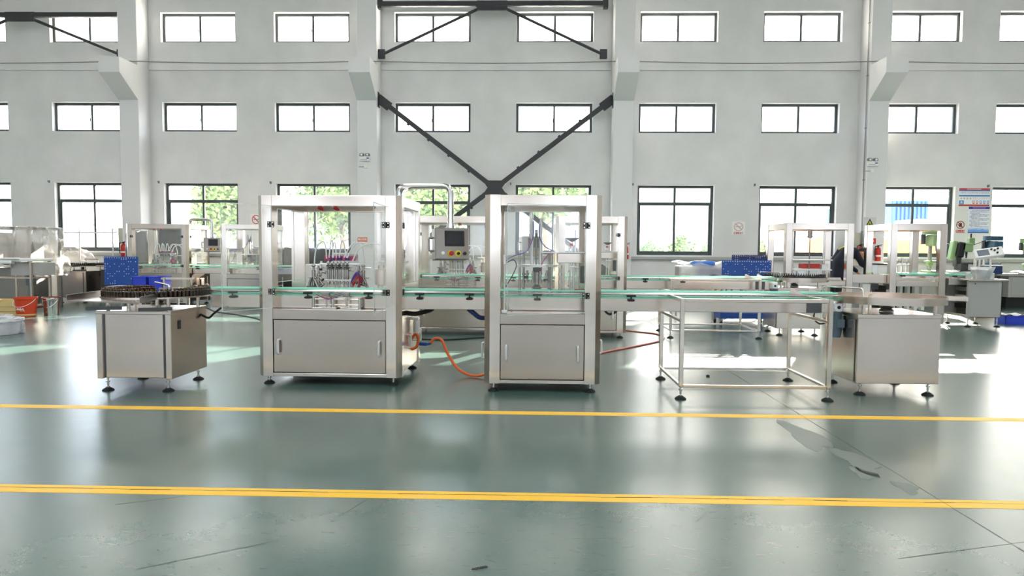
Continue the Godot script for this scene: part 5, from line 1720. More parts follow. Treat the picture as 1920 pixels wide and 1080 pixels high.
func drill_press(label: String, at: Vector3, m: StandardMaterial3D, s: float, turn: float):
	var t := thing("drill_press", label, "drill press", at, turn)
	var a := g(); a.box(V(0, 0.03, 0.05) * s, V(0.34, 0.06, 0.5) * s, 0.012)
	obj("base", a, m, t)
	a = g(); a.cyl(V(0, 0.06, -0.08) * s, V(0, 0.82, -0.08) * s, 0.05 * s, -1, 16)
	obj("column", a, M.dull, t)
	a = g(); a.box(V(0, 0.3, 0.08) * s, V(0.32, 0.05, 0.32) * s, 0.01); a.box(V(0, 0.26, -0.08) * s, V(0.14, 0.16, 0.14) * s, 0.015)
	obj("table", a, m, t)
	a = g(); a.box(V(0.05, 0.86, 0.05) * s, V(0.3, 0.3, 0.42) * s, 0.03)
	obj("head", a, m, t)
	a = g()
	a.xf = Transform3D(Basis.IDENTITY, V(0.05, 1.02, 0.0) * s)
	var poly := PackedVector2Array()
	for k in 20: poly.append(Vector2(cos(TAU * k / 20) * 0.15 * s + (0.14 if cos(TAU * k / 20) > 0 else -0.16) * s, sin(TAU * k / 20) * 0.16 * s))
	a.vprism(poly, 0.0, 0.14 * s)
	obj("belt_cover", a, m, t)
	a = g(); a.cyl(V(-0.17, 1.02, -0.12) * s, V(-0.17, 0.76, -0.12) * s, 0.06 * s, -1, 16)
	obj("motor", a, M.dark_steel, t)
	a = g(); a.cyl(V(0.05, 0.71, 0.12) * s, V(0.05, 0.58, 0.12) * s, 0.03 * s, 0.02 * s, 12); a.cyl(V(0.05, 0.58, 0.12) * s, V(0.05, 0.47, 0.12) * s, 0.008 * s, -1, 8)
	obj("spindle", a, M.dark_steel, t)
	a = g()
	for k in 3: a.cyl(V(0.2, 0.84, 0.12) * s, (V(0.22, 0.84, 0.12) + V(0.08, cos(k * 2.1) * 0.16, sin(k * 2.1) * 0.16)) * s, 0.009 * s, -1, 8)
	obj("feed_lever", a, M.chrome, t)

# ---------------------------------------------------------------- things in the middle
func build_middle():
	var a: G
	make_tool_cart("blue tool cart with a perforated board behind the second line's table frame", V(4.18, 0, -13.3), 2, 0.96, 0.98, 0.29, 13, M.blue)
	make_tool_cart("darker blue tool cart with tools on its board, behind the other cart on the right", V(4.9, 0, -15.2), 0, 0.9, 1.0, 0.36, 17, M.navy)
	var tk := thing("steel_tank", "rectangular stainless tank under clear film left of the right blue perforated board", "tank", V(3.3, 0, -14.6))
	a = g(); a.span(V(-0.15, 0.45, -0.35), V(0.72, 1.12, 0.3), 0.01)
	obj("tank", a, M.sheet, tk)
	for x in [-0.12, 0.68]:
		for z in [-0.3, 0.26]:
			a = g(); a.box(V(x, 0.23, z), V(0.04, 0.46, 0.04), 0.003)
			obj("leg", a, M.bar, tk)
	a = g()
	a.sheet(24, 16, func(u, v): return V(lerpf(-0.22, 0.8, u), 1.2 + 0.04 * sin(u * 11.0) * cos(v * 6.0) - 0.35 * maxf(0.0, v - 0.6) * 2.0, lerpf(-0.4, 0.38, minf(v * 1.4, 1.0))))
	obj("film", a, M.film_clear, tk)
	var bt := thing("blue_roll", "bright blue wrapped roll lying on the stainless tank", "roll", V(3.45, 1.12, -14.35))
	a = g(); a.xf = Transform3D(Basis(Vector3(0, 0, 1), PI / 2), V(0.16, 0.055, 0)); a.lathe([[0.0, -0.25], [0.04, -0.24], [0.055, -0.2], [0.055, 0.2], [0.04, 0.24], [0.02, 0.27], [0.0, 0.27]], Vector3.ZERO, 16, true)
	obj("roll", a, mat(c8(60, 120, 210), 0.3), bt)
	# orange air hose between the two front machines, its blue coupling
	var h := thing("air_hose", "bright orange air hose looping over the floor between the two front machines", "hose")
	a = g(); a.tube(curve([V(-1.13, 0.37, -7.75), V(-1.08, 0.42, -7.75), V(-1.0, 0.4, -7.75), V(-0.93, 0.25, -7.72), V(-0.8, 0.08, -7.68), V(-0.62, 0.02, -7.62), V(-0.45, 0.06, -7.6), V(-0.36, 0.12, -7.6)], 8), 0.016, 10)
	obj("hose", a, M.orange_hose, h)
	a = g(); a.tube(curve([V(-1.345, 0.42, -7.75), V(-1.3, 0.47, -7.75), V(-1.275, 0.42, -7.75), V(-1.29, 0.33, -7.75), V(-1.36, 0.29, -7.75)], 8), 0.017, 10)
	obj("hose", a, M.orange_hose, h)
	a = g(); a.cyl(V(-1.26, 0.36, -7.75), V(-1.17, 0.355, -7.75), 0.022, -1, 12); a.cyl(V(-1.17, 0.355, -7.75), V(-1.12, 0.365, -7.75), 0.014, -1, 10)
	obj("coupling", a, M.blue, h, "blue push-in coupling")
	var c := thing("cable_bundle", "dark cable sleeve hanging under the conveyor right of the front filling machine", "cable")
	a = g(); a.tube(curve([V(-1.4, 0.76, -7.36), V(-1.25, 0.74, -7.36), V(-1.12, 0.77, -7.34), V(-1.05, 0.8, -7.3)]), 0.026, 10)
	obj("sleeve", a, M.rubber, c)
	var c2 := thing("cable_bundle", "dark violet cable sleeve hanging under the conveyor left of the front capping machine", "cable")
	a = g(); a.tube(curve([V(-0.66, 0.805, -7.3), V(-0.6, 0.76, -7.3), V(-0.53, 0.71, -7.32), V(-0.42, 0.71, -7.4)]), 0.026, 10)
	obj("sleeve", a, M.navy, c2)
	# hoses on the floor near the second line
	var h2 := thing("air_hose", "thin pink air hose curling on the floor right of the front capping machine", "hose")
	a = g(); a.tube(curve([V(0.75, 0.012, -9.2), V(1.2, 0.012, -9.75), V(1.75, 0.012, -10.4), V(2.15, 0.012, -11.0), V(2.2, 0.012, -11.7), V(1.75, 0.012, -12.2), V(1.6, 0.05, -12.6)], 8), 0.012, 8)
	obj("hose", a, M.pink_hose, h2)
	var h3 := thing("power_cable", "black cable hanging in a loop from the second line's capping machine", "cable")
	a = g(); a.tube(curve([V(1.28, 0.62, -11.2), V(1.22, 0.5, -11.19), V(1.3, 0.4, -11.18), V(1.42, 0.45, -11.18), V(1.38, 0.58, -11.19), V(1.32, 0.66, -11.2)]), 0.018, 8)
	obj("cable", a, M.rubber, h3)
	var h4 := thing("floor_cable", "thin dark cable lying across the floor left of the front filling machine", "cable")
	a = g(); a.tube(curve([V(-7.7, 0.01, -16.0), V(-7.0, 0.01, -15.0), V(-6.3, 0.01, -14.4), V(-5.5, 0.01, -13.6), V(-4.9, 0.01, -12.6)]), 0.009, 6)
	obj("cable", a, M.rubber, h4)
	var h5 := thing("floor_cable", "dark cable lying under the second line's filling machine", "cable")
	a = g(); a.tube(curve([V(-2.0, 0.01, -10.9), V(-1.4, 0.01, -10.7), V(-0.9, 0.01, -10.95), V(-0.5, 0.01, -11.2)]), 0.012, 6)
	obj("cable", a, M.rubber, h5)
	# a twist of black swarf on the floor in the foreground
	var sw := thing("swarf", "small curl of black thread on the foreground floor", "debris", V(-0.22, 0, -3.02), 25)
	a = g()
	var pts := []
	for k in 60: pts.append(V(-0.035 + k * 0.0013 + 0.006 * cos(k * 0.7), 0.003, 0.008 * sin(k * 0.7)))
	a.tube(pts, 0.0016, 5)
	obj("thread", a, M.black, sw)
	var pb := thing("pebble", "small dark scrap on the floor inside the front table frame", "debris", V(2.06, 0, -7.85))
	a = g(); a.lathe([[0.0, 0.0], [0.02, 0.002], [0.024, 0.012], [0.012, 0.022], [0.0, 0.024]], Vector3.ZERO, 8, true)
	obj("scrap", a, M.black, pb)

# ---------------------------------------------------------------- things on the wall
func extinguisher(label: String, at: Vector3):
	var t := thing("fire_extinguisher", label, "fire extinguisher", at)
	var a := g(); a.lathe([[0.0, 0.0], [0.07, 0.0], [0.075, 0.015], [0.075, 0.3], [0.06, 0.345], [0.03, 0.37], [0.025, 0.385], [0.0, 0.385]], Vector3.ZERO, 18, true)
	obj("cylinder", a, M.red, t)
	a = g(); a.box(V(0, 0.4, 0), V(0.05, 0.05, 0.04), 0.006); a.box(V(0.05, 0.43, 0), V(0.12, 0.016, 0.02), 0.004, Basis(Vector3(0, 0, 1), 0.2)); a.box(V(0.05, 0.405, 0), V(0.1, 0.012, 0.018), 0.003)
	obj("valve", a, M.black, t)
	a = g(); a.tube(curve([V(-0.03, 0.4, 0.02), V(-0.09, 0.38, 0.03), V(-0.1, 0.25, 0.03), V(-0.085, 0.1, 0.03)]), 0.011, 8)
	obj("hose", a, M.rubber, t)
	a = g(); a.lathe([[0.0755, 0.12], [0.0765, 0.12], [0.0765, 0.16], [0.0755, 0.16]], Vector3.ZERO, 18)
	obj("label_band", a, M.white_paper, t)
	a = g(); a.box(V(0, 0.2, -0.085), V(0.1, 0.06, 0.025), 0.004); a.box(V(0, 0.01, -0.05), V(0.1, 0.02, 0.1), 0.004)
	obj("bracket", a, M.dull, t)

func sign_mat(im: Image) -> StandardMaterial3D:
	var m := mat(Color.WHITE, 0.55)
	m.albedo_texture = tex(im)
	return m

func sign_plate(label: String, at: Vector3, w: float, h: float, im: Image, cat := "sign", called := "wall_sign"):
	var t := thing(called, label, cat, at)
	var a := g(); a.box(V(0, h / 2, 0.004), V(w, h, 0.008), 0.001)
	obj("plate", a, M.white_paper, t)
	a = g(); a.face(V(-w / 2 + 0.002, 0.002, 0.009), V(w / 2 - 0.002, 0.002, 0.009), V(w / 2 - 0.002, h - 0.002, 0.009), V(-w / 2 + 0.002, h - 0.002, 0.009), Vector3.BACK)
	obj("print", a, sign_mat(im), t)

func blank(w: int, h: int, c: Color) -> Image:
	var im := Image.create(w, h, false, Image.FORMAT_RGB8)
	im.fill(c)
	return im

func disc(im: Image, cx: float, cy: float, r0: float, r1: float, c: Color):
	for y in range(maxi(0, int(cy - r1)), mini(im.get_height(), int(cy + r1 + 1))):
		for x in range(maxi(0, int(cx - r1)), mini(im.get_width(), int(cx + r1 + 1))):
			var d := Vector2(x - cx, y - cy).length()
			if d >= r0 and d <= r1: im.set_pixel(x, y, c)

func stroke(im: Image, a: Vector2, b: Vector2, w: float, c: Color):
	var n := int(a.distance_to(b)) + 1
	for k in n + 1:
		var p := a.lerp(b, float(k) / n)
		im.fill_rect(Rect2i(int(p.x - w / 2), int(p.y - w / 2), maxi(1, int(w)), maxi(1, int(w))), c)

# characters as strokes on a 10 x 10 grid: [x0, y0, x1, y1]
const GLYPHS := {
	"jin": [[0, 1, 4, 1], [2, 0, 2, 4], [2, 1, 0, 4], [2, 1, 4, 4], [6, 1, 10, 1], [8, 0, 8, 4], [8, 1, 6, 4], [8, 1, 10, 4], [2, 5, 8, 5], [0, 7, 10, 7], [5, 7, 5, 10], [2, 8, 1, 10], [8, 8, 9, 10]],
	"zhi": [[5, 0, 5, 10], [5, 4, 9, 4], [2, 4, 2, 10], [0, 10, 10, 10]],
	"xi": [[0, 2, 3, 2], [0, 2, 0, 7], [3, 2, 3, 7], [0, 7, 3, 7], [4, 1, 9, 1], [6, 1, 5, 6], [5, 6, 4, 10], [9, 1, 8, 4], [8, 4, 10, 4], [10, 4, 6, 10], [5, 5, 10, 10]],
	"yan": [[2, 0, 2, 5], [0, 2, 0, 4], [4, 2, 3, 4], [2, 5, 0, 10], [2, 6, 4, 9], [5, 1, 10, 1], [5, 1, 5, 10], [10, 1, 10, 10], [5, 10, 10, 10], [6, 4, 9, 4], [7, 2, 6, 8], [8, 5, 9, 8]],
	"dang": [[5, 0, 5, 4], [2, 1, 3, 3], [8, 1, 7, 3], [1, 4, 9, 4], [9, 4, 9, 10], [1, 7, 9, 7], [1, 10, 9, 10]],
	"xin": [[0, 5, 1, 9], [3, 3, 3, 9], [3, 9, 8, 9], [8, 9, 8, 7], [5, 2, 6, 5], [8, 3, 10, 6]],
	"chu": [[1, 2, 4, 2], [3, 0, 1, 6], [4, 2, 1, 10], [1, 5, 5, 9], [5, 9, 10, 10], [8, 0, 8, 8], [8, 3, 10, 5]],
	"mo": [[0, 2, 10, 2], [3, 0, 3, 3], [7, 0, 7, 3], [2, 4, 8, 4], [2, 4, 2, 7], [8, 4, 8, 7], [2, 7, 8, 7], [0, 8, 10, 8], [5, 7, 1, 10], [5, 8, 9, 10]],
}

func glyphs(im: Image, names: Array, x: float, y: float, s: float, gap: float, c: Color, w := 1.0):
	for k in names.size():
		for q in GLYPHS[names[k]]:
			stroke(im, Vector2(x + k * (s + gap) + q[0] * s / 10.0, y + q[1] * s / 10.0), Vector2(x + k * (s + gap) + q[2] * s / 10.0, y + q[3] * s / 10.0), w, c)

func no_smoking(faded: bool) -> Image:
	var im := blank(128, 140, c8(238, 234, 232))
	var red := c8(196, 40, 40) if not faded else c8(206, 170, 168)
	var blk := c8(40, 40, 40) if not faded else c8(176, 168, 168)
	im.fill_rect(Rect2i(34, 50, 58, 7), blk)
	stroke(im, Vector2(92, 46), Vector2(98, 36), 4, blk)
	disc(im, 64, 54, 38, 47, red)
	stroke(im, Vector2(33, 24), Vector2(95, 84), 8, red)
	im.fill_rect(Rect2i(18, 110, 92, 24), c8(186, 40, 46) if not faded else c8(184, 96, 108))
	glyphs(im, ["jin", "zhi", "xi", "yan"], 24, 114, 16, 6, c8(246, 236, 236), 2)
	return im

func build_wall_things():
	var wz := WALL + 0.001
	sign_plate("faded no smoking sign with a red caption between the sixth and seventh lower windows", V(5.87, 1.9, wz), 0.36, 0.37, no_smoking(true))
	sign_plate("red no smoking sign on the wall behind the back left capping machine", V(-7.88, 2.0, wz), 0.34, 0.4, no_smoking(false))
	sign_plate("small red and white notice on the second pillar, seen through the front filling machine", V(-4.66, 1.6, -18.899), 0.28, 0.16, notice_red())
	# yellow triangle on the fourth pillar
	var im := blank(128, 160, c8(206, 206, 202))
	for y in range(12, 104):
		var hw := (y - 12) * 0.56
		for x in range(int(64 - hw), int(64 + hw)): im.set_pixel(x, y, c8(40, 38, 30))
	for y in range(32, 95):
		var hw := (y - 32) * 0.55
		for x in range(int(64 - hw), int(64 + hw)): im.set_pixel(x, y, c8(196, 194, 62))
	disc(im, 62, 64, 0, 6, c8(30, 30, 24)); im.fill_rect(Rect2i(56, 70, 16, 12), c8(30, 30, 24)); im.fill_rect(Rect2i(48, 82, 34, 8), c8(30, 30, 24)); stroke(im, Vector2(70, 74), Vector2(82, 66), 5, c8(30, 30, 24))
	im.fill_rect(Rect2i(20, 116, 88, 30), c8(222, 214, 150))
	glyphs(im, ["dang", "xin", "chu", "mo"], 26, 122, 16, 5, c8(50, 46, 30), 2)
	sign_plate("yellow and black warning triangle sign on the fourth pillar", V(9.23, 1.93, -18.899), 0.34, 0.46, im)
	# hand prohibition sign
	im = blank(128, 168, c8(220, 218, 214))
	disc(im, 64, 56, 0, 40, c8(226, 222, 218))
	im.fill_rect(Rect2i(50, 40, 34, 38), c8(70, 26, 32))
	for k in 4: im.fill_rect(Rect2i(52 + k * 8, 26 + 3 * absi(k - 1), 6, 20), c8(70, 26, 32))
	stroke(im, Vector2(34, 52), Vector2(52, 66), 8, c8(70, 26, 32)); im.fill_rect(Rect2i(44, 80, 44, 6), c8(70, 26, 32))
	disc(im, 64, 56, 40, 49, c8(140, 24, 34))
	stroke(im, Vector2(32, 24), Vector2(98, 90), 7, c8(140, 24, 34))
	im.fill_rect(Rect2i(14, 116, 102, 34), c8(178, 44, 48))
	glyphs(im, ["jin", "zhi", "chu", "mo"], 20, 122, 19, 6, c8(248, 236, 236), 2)
	sign_plate("round red sign with a dark hand crossed out, left of the notice sheet", V(12.02, 1.96, wz), 0.3, 0.39, im)
	# safety poster
	im = blank(256, 152, c8(232, 234, 240))
	im.fill_rect(Rect2i(0, 0, 256, 16), c8(196, 60, 58)); im.fill_rect(Rect2i(0, 16, 256, 10), c8(62, 118, 196)); im.fill_rect(Rect2i(0, 58, 256, 12), c8(58, 120, 190)); im.fill_rect(Rect2i(0, 138, 256, 14), c8(190, 66, 50))
	rng.seed = 2
	im.fill_rect(Rect2i(64, 4, 120, 7), c8(232, 190, 186))
	for k in 20: glyphs(im, [["jin", "zhi", "xi", "yan", "dang", "xin", "chu", "mo"][rng.randi() % 8]], 12 + k * 12, 34 + (k % 2), 9, 0, c8(120, 124, 140))
	for k in 4:
		for y in 16:
			var hw := y * 0.55
			im.fill_rect(Rect2i(int(20 + k * 26 - hw), 76 + y, maxi(1, int(hw * 2)), 1), c8(176, 168, 120))
	im.fill_rect(Rect2i(4, 104, 38, 32), c8(74, 134, 196)); glyphs(im, ["dang"], 14, 110, 18, 0, c8(230, 240, 250), 3)
	for k in 5: disc(im, 122 + k * 30, 114, 6, 10, [c8(206, 70, 60), c8(206, 70, 60), c8(60, 110, 190), c8(60, 110, 190), c8(60, 110, 190)][k])
	for k in 5: im.fill_rect(Rect2i(114 + k * 30, 127, 18, 6), [c8(226, 90, 70), c8(226, 90, 70), c8(120, 150, 200), c8(120, 150, 200), c8(120, 150, 200)][k])
	for k in 7: glyphs(im, [["xi", "mo", "xin", "zhi"][k % 4]], 116 + k * 18, 78, 10, 0, c8(190, 150, 150))
	sign_plate("wide white safety poster with red and blue bands at the top right", V(12.37, 2.74, wz), 0.85, 0.5, im, "poster", "wall_poster")
	# notice sheet
	im = blank(180, 236, c8(226, 228, 240))
	im.fill_rect(Rect2i(0, 0, 180, 22), c8(62, 62, 150)); im.fill_rect(Rect2i(34, 7, 112, 8), c8(170, 120, 190))
	for r in 13:
		var n := 14 if r % 3 != 2 else 8
		for k in n: glyphs(im, [["jin", "zhi", "xi", "yan", "dang", "xin", "chu", "mo"][rng.randi() % 8]], (26 if r % 3 == 0 else 12) + k * 11, 32 + r * 12, 8, 0, c8(104, 106, 130))
	for y in 46: im.fill_rect(Rect2i(0, 190 + y, 180, 1), c8(200, 214, 240).lerp(c8(66, 126, 206), y / 45.0))
	for k in 30: im.fill_rect(Rect2i(rng.randi() % 160, 196 + rng.randi() % 26, 20, 3), c8(90, 140, 210))
	im.fill_rect(Rect2i(0, 228, 180, 8), c8(46, 78, 150))
	sign_plate("tall notice sheet with lines of text and a blue foot below the safety poster", V(12.52, 1.99, wz), 0.58, 0.74, im, "notice", "wall_notice")
	# emergency lights
	for k in 2:
		var t := thing("emergency_light", ["white twin-head emergency light on the second pillar", "white twin-head emergency light on the fourth pillar"][k], "emergency light", [V(-4.58, 3.85, -18.9), V(9.23, 3.77, -18.9)][k])
		var a := g(); a.box(V(0, 0.06, 0.03), V(0.3, 0.13, 0.06), 0.008)
		obj("housing", a, M.white_plastic, t)
		for s in [-0.08, 0.08]:
			a = g(); a.box(V(s, 0.16, 0.03), V(0.12, 0.09, 0.09), 0.02)
			var lh := obj("lamp_head", a, M.grey_plastic, t)
			a = g(); a.cyl(V(s, 0.16, 0.072), V(s, 0.16, 0.08), 0.032, -1, 12)
			obj("lens", a, M.white_plastic, lh)
		a = g(); a.box(V(0.09, 0.07, 0.061), V(0.07, 0.03, 0.003)); a.box(V(-0.02, 0.03, 0.061), V(0.18, 0.008, 0.002))
		obj("marking", a, M.blue, t)
		var sb := thing("socket", ["small white socket with a lead under the emergency light on the second pillar", "small white socket with a lead under the emergency light on the fourth pillar"][k], "socket", [V(-4.56, 3.66, -18.9), V(9.24, 3.6, -18.9)][k])
		a = g(); a.box(V(0, 0.04, 0.012), V(0.1, 0.1, 0.024), 0.006)
		obj("plate", a, M.white_plastic, sb)
		a = g(); a.cyl(V(-0.05, 0.03, 0.012), V(-0.19, 0.03, 0.012), 0.008, -1, 8)
		obj("lead", a, M.dull, sb)
	var cd := thing("conduit", "thin grey conduit pipe running down the left side of the fourth pillar", "pipe", V(9.07, 0, -19.0))
	var a := g(); a.cyl(V(0, 1.3, 0), V(0, 10.4, 0), 0.016, -1, 8)
	obj("pipe", a, M.dull, cd)
	a = g()
	for k in 6: a.box(V(0, 2.0 + k * 1.4, 0), V(0.05, 0.03, 0.05), 0.004)
	obj("clip", a, M.dull, cd)
	# electric boxes on the pillars
	for k in 2:
		var t := thing("electric_box", ["beige electric box on the wall left of the back left filling machine", "pale green electric box on the side of the fourth pillar behind the worker"][k], "electric box", [V(-11.545, 1.35, -19.2), V(8.93, 1.05, -19.2)][k])
		a = g(); a.span(V([-0.1, -0.17][k], 0, 0), V([0.1, 0.17][k], [0.62, 0.92][k], 0.16), 0.01)
		obj("housing", a, M.beige, t)
		a = g(); a.span(V([-0.085, -0.15][k], 0.02, 0.16), V([0.085, 0.15][k], [0.6, 0.9][k], 0.172), 0.004)
		obj("door", a, M.beige, t)
		a = g(); a.box(V(0.06, 0.3, 0.176), V(0.02, 0.06, 0.012), 0.003)
		obj("latch", a, M.black, t)
	extinguisher("red fire extinguisher left of the back left filling machine", V(-11.34, 1.15, -18.78))
	extinguisher("red fire extinguisher on the third pillar, right of the second line's capping machine", V(2.62, 1.2, -18.78))
	extinguisher("large red fire extinguisher on the fourth pillar, above the small white cabinet", V(9.42, 1.2, -18.78))
	extinguisher("red fire extinguisher behind the bent worker, left of the fourth pillar's one", V(9.0, 1.22, -18.9))
	for k in 2:
		im = blank(64, 56, c8(204, 44, 44))
		im.fill_rect(Rect2i(6, 6, 52, 44), c8(210, 60, 58)); disc(im, 32, 28, 4, 12, c8(240, 220, 218)); im.fill_rect(Rect2i(24, 20, 6, 22), c8(240, 220, 218))
		sign_plate(["small red fire equipment sign above the extinguisher on the third pillar", "small red fire equipment sign above the extinguisher on the fourth pillar"][k], [V(2.55, 1.64, -18.899), V(9.32, 1.66, -18.899)][k], 0.18, 0.16, im)
	# small hooks at the corners of the lower windows
	for k in 9:
		var x: float = COLS[k + 1]
		if k == 3 or k == 7: continue
		var t := thing("wall_hook", "small grey hook on the wall at the upper left of the %s lower window" % ["first", "second", "third", "fourth", "fifth", "sixth", "seventh", "eighth", "ninth"][k], "hook", V(x - 0.14, 3.3, WALL))
		a = g(); a.box(V(0, 0, 0.01), V(0.04, 0.07, 0.02), 0.004); a.cyl(V(0, -0.01, 0.02), V(0, -0.01, 0.07), 0.008, -1, 8); a.cyl(V(0, -0.01, 0.07), V(0, 0.03, 0.08), 0.008, -1, 8)
		obj("hook", a, M.grey_plastic, t)

func notice_red() -> Image:
	var im := blank(128, 72, c8(232, 226, 222))
	im.fill_rect(Rect2i(0, 4, 128, 62), c8(214, 120, 96))
	glyphs(im, ["jin", "zhi", "chu", "mo"], 10, 20, 22, 6, c8(248, 238, 232), 3)
	return im

# ---------------------------------------------------------------- the worker
class Field:                                    # tapered capsules joined with a smooth minimum, meshed as surface nets
	var bones := []
	func bone(a: Vector3, b: Vector3, r0: float, r1: float): bones.append([a, b, r0, r1])
	func dist(p: Vector3, k: float) -> float:
		var d := 10.0
		for q in bones:
			var ab: Vector3 = q[1] - q[0]
			var t := clampf((p - q[0]).dot(ab) / maxf(ab.length_squared(), 1e-9), 0.0, 1.0)
			var e: float = p.distance_to(q[0] + ab * t) - lerpf(q[2], q[3], t)
			var h := clampf(0.5 + 0.5 * (d - e) / k, 0.0, 1.0)
			d = lerpf(d, e, h) - k * h * (1.0 - h)
		return d
	func fill(out: G, cell: float, k: float):
		var lo := Vector3(1e9, 1e9, 1e9)
		var hi := -lo
		for q in bones:
			for j in 2:
				var r: Vector3 = Vector3.ONE * (q[2 + j] + cell * 2)
				lo = lo.min(q[j] - r)
				hi = hi.max(q[j] + r)
		var n := Vector3i(((hi - lo) / cell).ceil()) + Vector3i.ONE
		var f := PackedFloat32Array()
		f.resize(n.x * n.y * n.z)
		var i := 0
		for z in n.z:
			for y in n.y:
				for x in n.x:
					f[i] = dist(lo + Vector3(x, y, z) * cell, k)
					i += 1
		var vid := {}
		var vp := []
		var sx := 1
		var sy := n.x
		var sz := n.x * n.y
		var offs := [0, sx, sy, sx + sy, sz, sz + sx, sz + sy, sz + sx + sy]
		for z in n.z - 1:
			for y in n.y - 1:
				for x in n.x - 1:
					var b := x + y * sy + z * sz
					var m := 0
					for c in 8: if f[b + offs[c]] < 0.0: m |= 1 << c
					if m == 0 or m == 255: continue
					var s := Vector3.ZERO
					var cnt := 0
					for e in [[0, 1], [2, 3], [4, 5], [6, 7], [0, 2], [1, 3], [4, 6], [5, 7], [0, 4], [1, 5], [2, 6], [3, 7]]:
						var fa := f[b + offs[e[0]]]
						var fb := f[b + offs[e[1]]]
						if (fa < 0.0) == (fb < 0.0): continue
						var t := fa / (fa - fb)
						var pa := Vector3(e[0] & 1, (e[0] >> 1) & 1, e[0] >> 2)
						var pb := Vector3(e[1] & 1, (e[1] >> 1) & 1, e[1] >> 2)
						s += pa.lerp(pb, t)
						cnt += 1
					vid[b] = vp.size()
					vp.append(lo + (Vector3(x, y, z) + s / cnt) * cell)
		var nn := []
		for p in vp:
			var h := cell * 0.5
			nn.append(Vector3(dist(p + Vector3(h, 0, 0), k) - dist(p - Vector3(h, 0, 0), k), dist(p + Vector3(0, h, 0), k) - dist(p - Vector3(0, h, 0), k), dist(p + Vector3(0, 0, h), k) - dist(p - Vector3(0, 0, h), k)).normalized())
		for b in vid:
			for ax in 3:
				var st: int = [sx, sy, sz][ax]
				var u: int = [sy, sz, sx][ax]
				var w: int = [sz, sx, sy][ax]
				if b + st >= f.size() or (f[b] < 0.0) == (f[b + st] < 0.0): continue
				if not (vid.has(b - u) and vid.has(b - w) and vid.has(b - u - w)): continue
				var q := [vid[b], vid[b - u], vid[b - u - w], vid[b - w]]
				out.tri(vp[q[0]], vp[q[1]], vp[q[2]], nn[q[0]], nn[q[1]], nn[q[2]]); out.tri(vp[q[0]], vp[q[2]], vp[q[3]], nn[q[0]], nn[q[2]], nn[q[3]])

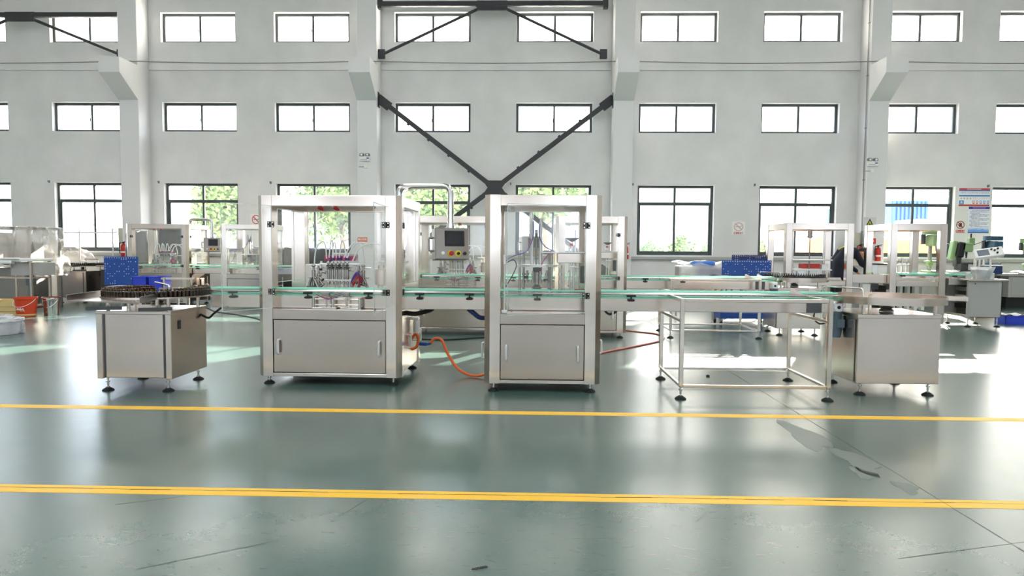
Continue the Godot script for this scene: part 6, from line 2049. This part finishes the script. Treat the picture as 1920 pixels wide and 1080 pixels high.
func build_person():
	var skin := mat(c8(196, 140, 108), 0.55)
	var jacket := mat(c8(26, 28, 44), 0.8)
	var trousers := mat(c8(34, 36, 44), 0.85)
	var hair := mat(c8(20, 17, 16), 0.6)
	var collar := mat(c8(214, 206, 120), 0.7)
	var t := thing("person", "worker in a dark navy jacket bending forward to the right behind the portal frame", "person", V(6.75, 0, -15.0), 0.0)
	# lean to the right: hips at x -0.12, shoulders at x 0.22
	var hip := V(-0.07, 0.98, 0.0)
	var chest := V(0.08, 1.38, 0.02)
	var neck := V(0.25, 1.46, 0.05)
	var head := V(0.38, 1.385, 0.07)
	var sk := Field.new()                        # the body: head, neck, hands in skin
	# head turned down and to the right; the face looks along f
	var f := V(0.72, -0.62, 0.3).normalized()
	var up := V(0.6, 0.75, 0.1).normalized()
	up = (up - f * up.dot(f)).normalized()
	var sd := f.cross(up)
	sk.bone(neck - V(0.05, 0.02, 0), head - f * 0.03, 0.056, 0.056)
	sk.bone(head + up * 0.035 - f * 0.02, head + up * 0.02 + f * 0.015, 0.088, 0.08)
	sk.bone(head - up * 0.05 + f * 0.03, head - up * 0.075 + f * 0.055, 0.055, 0.035)
	sk.bone(head + f * 0.088 + up * 0.008, head + f * 0.108 - up * 0.022, 0.009, 0.014)
	sk.bone(head + f * 0.072 + up * 0.028 + sd * 0.03, head + f * 0.072 + up * 0.028 - sd * 0.03, 0.02, 0.02)
	sk.bone(head + f * 0.078 - up * 0.05 + sd * 0.018, head + f * 0.078 - up * 0.05 - sd * 0.018, 0.011, 0.011)
	for s in [-1.0, 1.0]: sk.bone(head + sd * s * 0.083 + up * 0.02, head + sd * s * 0.085 - up * 0.02, 0.013, 0.01)
	var a := g()
	sk.fill(a, 0.007, 0.02)
	# hands: palm, four fingers, thumb
	var wrists := [V(0.5, 1.03, 0.24), V(0.42, 1.0, -0.16)]
	for k in 2:
		var hd := Field.new()
		var w: Vector3 = wrists[k]
		var d := V(0.55, -0.8, 0.05).normalized()
		var across := d.cross(Vector3(1, 0.6, 0)).normalized()
		var down := d.cross(across).normalized()
		hd.bone(w - d * 0.05, w + d * 0.02, 0.026, 0.028)
		for j in 4:
			var o := across * (j - 1.5) * 0.021
			var ln: float = [0.038, 0.044, 0.041, 0.032][j]
			var p0 := w + d * 0.085 + o
			var p1: Vector3 = p0 + d * ln + down * 0.008
			var p2 := p1 + (d + down * 0.7).normalized() * ln * 0.7
			var p3 := p2 + (d + down * 1.6).normalized() * ln * 0.5
			hd.bone(w + d * 0.02 + o * 0.7, p0, 0.015, 0.011)
			hd.bone(p0, p1, 0.0095, 0.0085)
			hd.bone(p1, p2, 0.0085, 0.0078)
			hd.bone(p2, p3, 0.0078, 0.0068)
		var th := w + d * 0.02 + across * 0.03
		hd.bone(th, th + (d * 0.6 + across).normalized() * 0.045, 0.014, 0.011)
		hd.bone(th + (d * 0.6 + across).normalized() * 0.045, th + (d * 0.6 + across).normalized() * 0.045 + (d + down * 0.5).normalized() * 0.035, 0.01, 0.008)
		hd.fill(a, 0.005, 0.006)
	obj("body", a, skin, t)
	var hf := Field.new()
	hf.bone(head + up * 0.06 - f * 0.03, head + up * 0.05 + f * 0.03, 0.088, 0.07)
	hf.bone(head + up * 0.0 - f * 0.055, head - up * 0.05 - f * 0.05, 0.07, 0.045)
	a = g()
	hf.fill(a, 0.01, 0.02)
	obj("hair", a, hair, t)
	var jk := Field.new()
	for s in [-0.08, 0.08]:
		jk.bone(hip + V(0.0, -0.08, s), hip.lerp(chest, 0.5) + V(-0.03, 0.02, s * 1.1), 0.155, 0.17)
		jk.bone(hip.lerp(chest, 0.5) + V(-0.03, 0.02, s * 1.1), chest + V(-0.01, 0.03, s * 1.3), 0.17, 0.15)
	jk.bone(chest + V(0.08, 0.07, -0.16), chest + V(0.08, 0.07, 0.18), 0.085, 0.085)
	var sh := [chest + V(0.1, 0.06, 0.2), chest + V(0.1, 0.06, -0.18)]
	var el := [V(0.32, 1.2, 0.26), V(0.26, 1.16, -0.26)]
	for k in 2:
		jk.bone(sh[k], el[k], 0.075, 0.058)
		jk.bone(el[k], wrists[k] - V(0.02, -0.03, 0), 0.058, 0.042)
	a = g()
	jk.fill(a, 0.018, 0.05)
	obj("jacket", a, jacket, t)
	a = g()
	var ring := []
	var ax := (head - chest).normalized()
	var rx := ax.cross(Vector3(0, 0, 1)).normalized()
	var rz := ax.cross(rx)
	for k in 25: ring.append(neck - ax * 0.045 + rx * cos(TAU * k / 24) * 0.085 + rz * sin(TAU * k / 24) * 0.095)
	a.tube(ring, 0.022, 8, false)
	a.tube(curve([chest + V(-0.17, 0.11, 0.02), chest + V(-0.08, 0.165, 0.03), chest + V(0.04, 0.175, 0.04), chest + V(0.12, 0.15, 0.05)]), 0.02, 8)
	obj("collar", a, collar, t)
	var lg := Field.new()
	lg.bone(hip + V(-0.02, -0.06, -0.06), hip + V(-0.02, -0.06, 0.06), 0.13, 0.13)
	for s in [-1.0, 1.0]:
		lg.bone(hip + V(-0.02, -0.1, s * 0.09), V(-0.1, 0.5, s * 0.11), 0.1, 0.066)
		lg.bone(V(-0.1, 0.5, s * 0.11), V(-0.19, 0.09, s * 0.11), 0.066, 0.05)
	a = g()
	lg.fill(a, 0.02, 0.04)
	obj("trousers", a, trousers, t)
	for s in [-1.0, 1.0]:
		var ft := Field.new()
		ft.bone(V(-0.21, 0.055, s * 0.11), V(-0.02, 0.04, s * 0.12), 0.05, 0.038)
		a = g()
		ft.fill(a, 0.012, 0.02)
		obj("shoe", a, M.rubber, t)
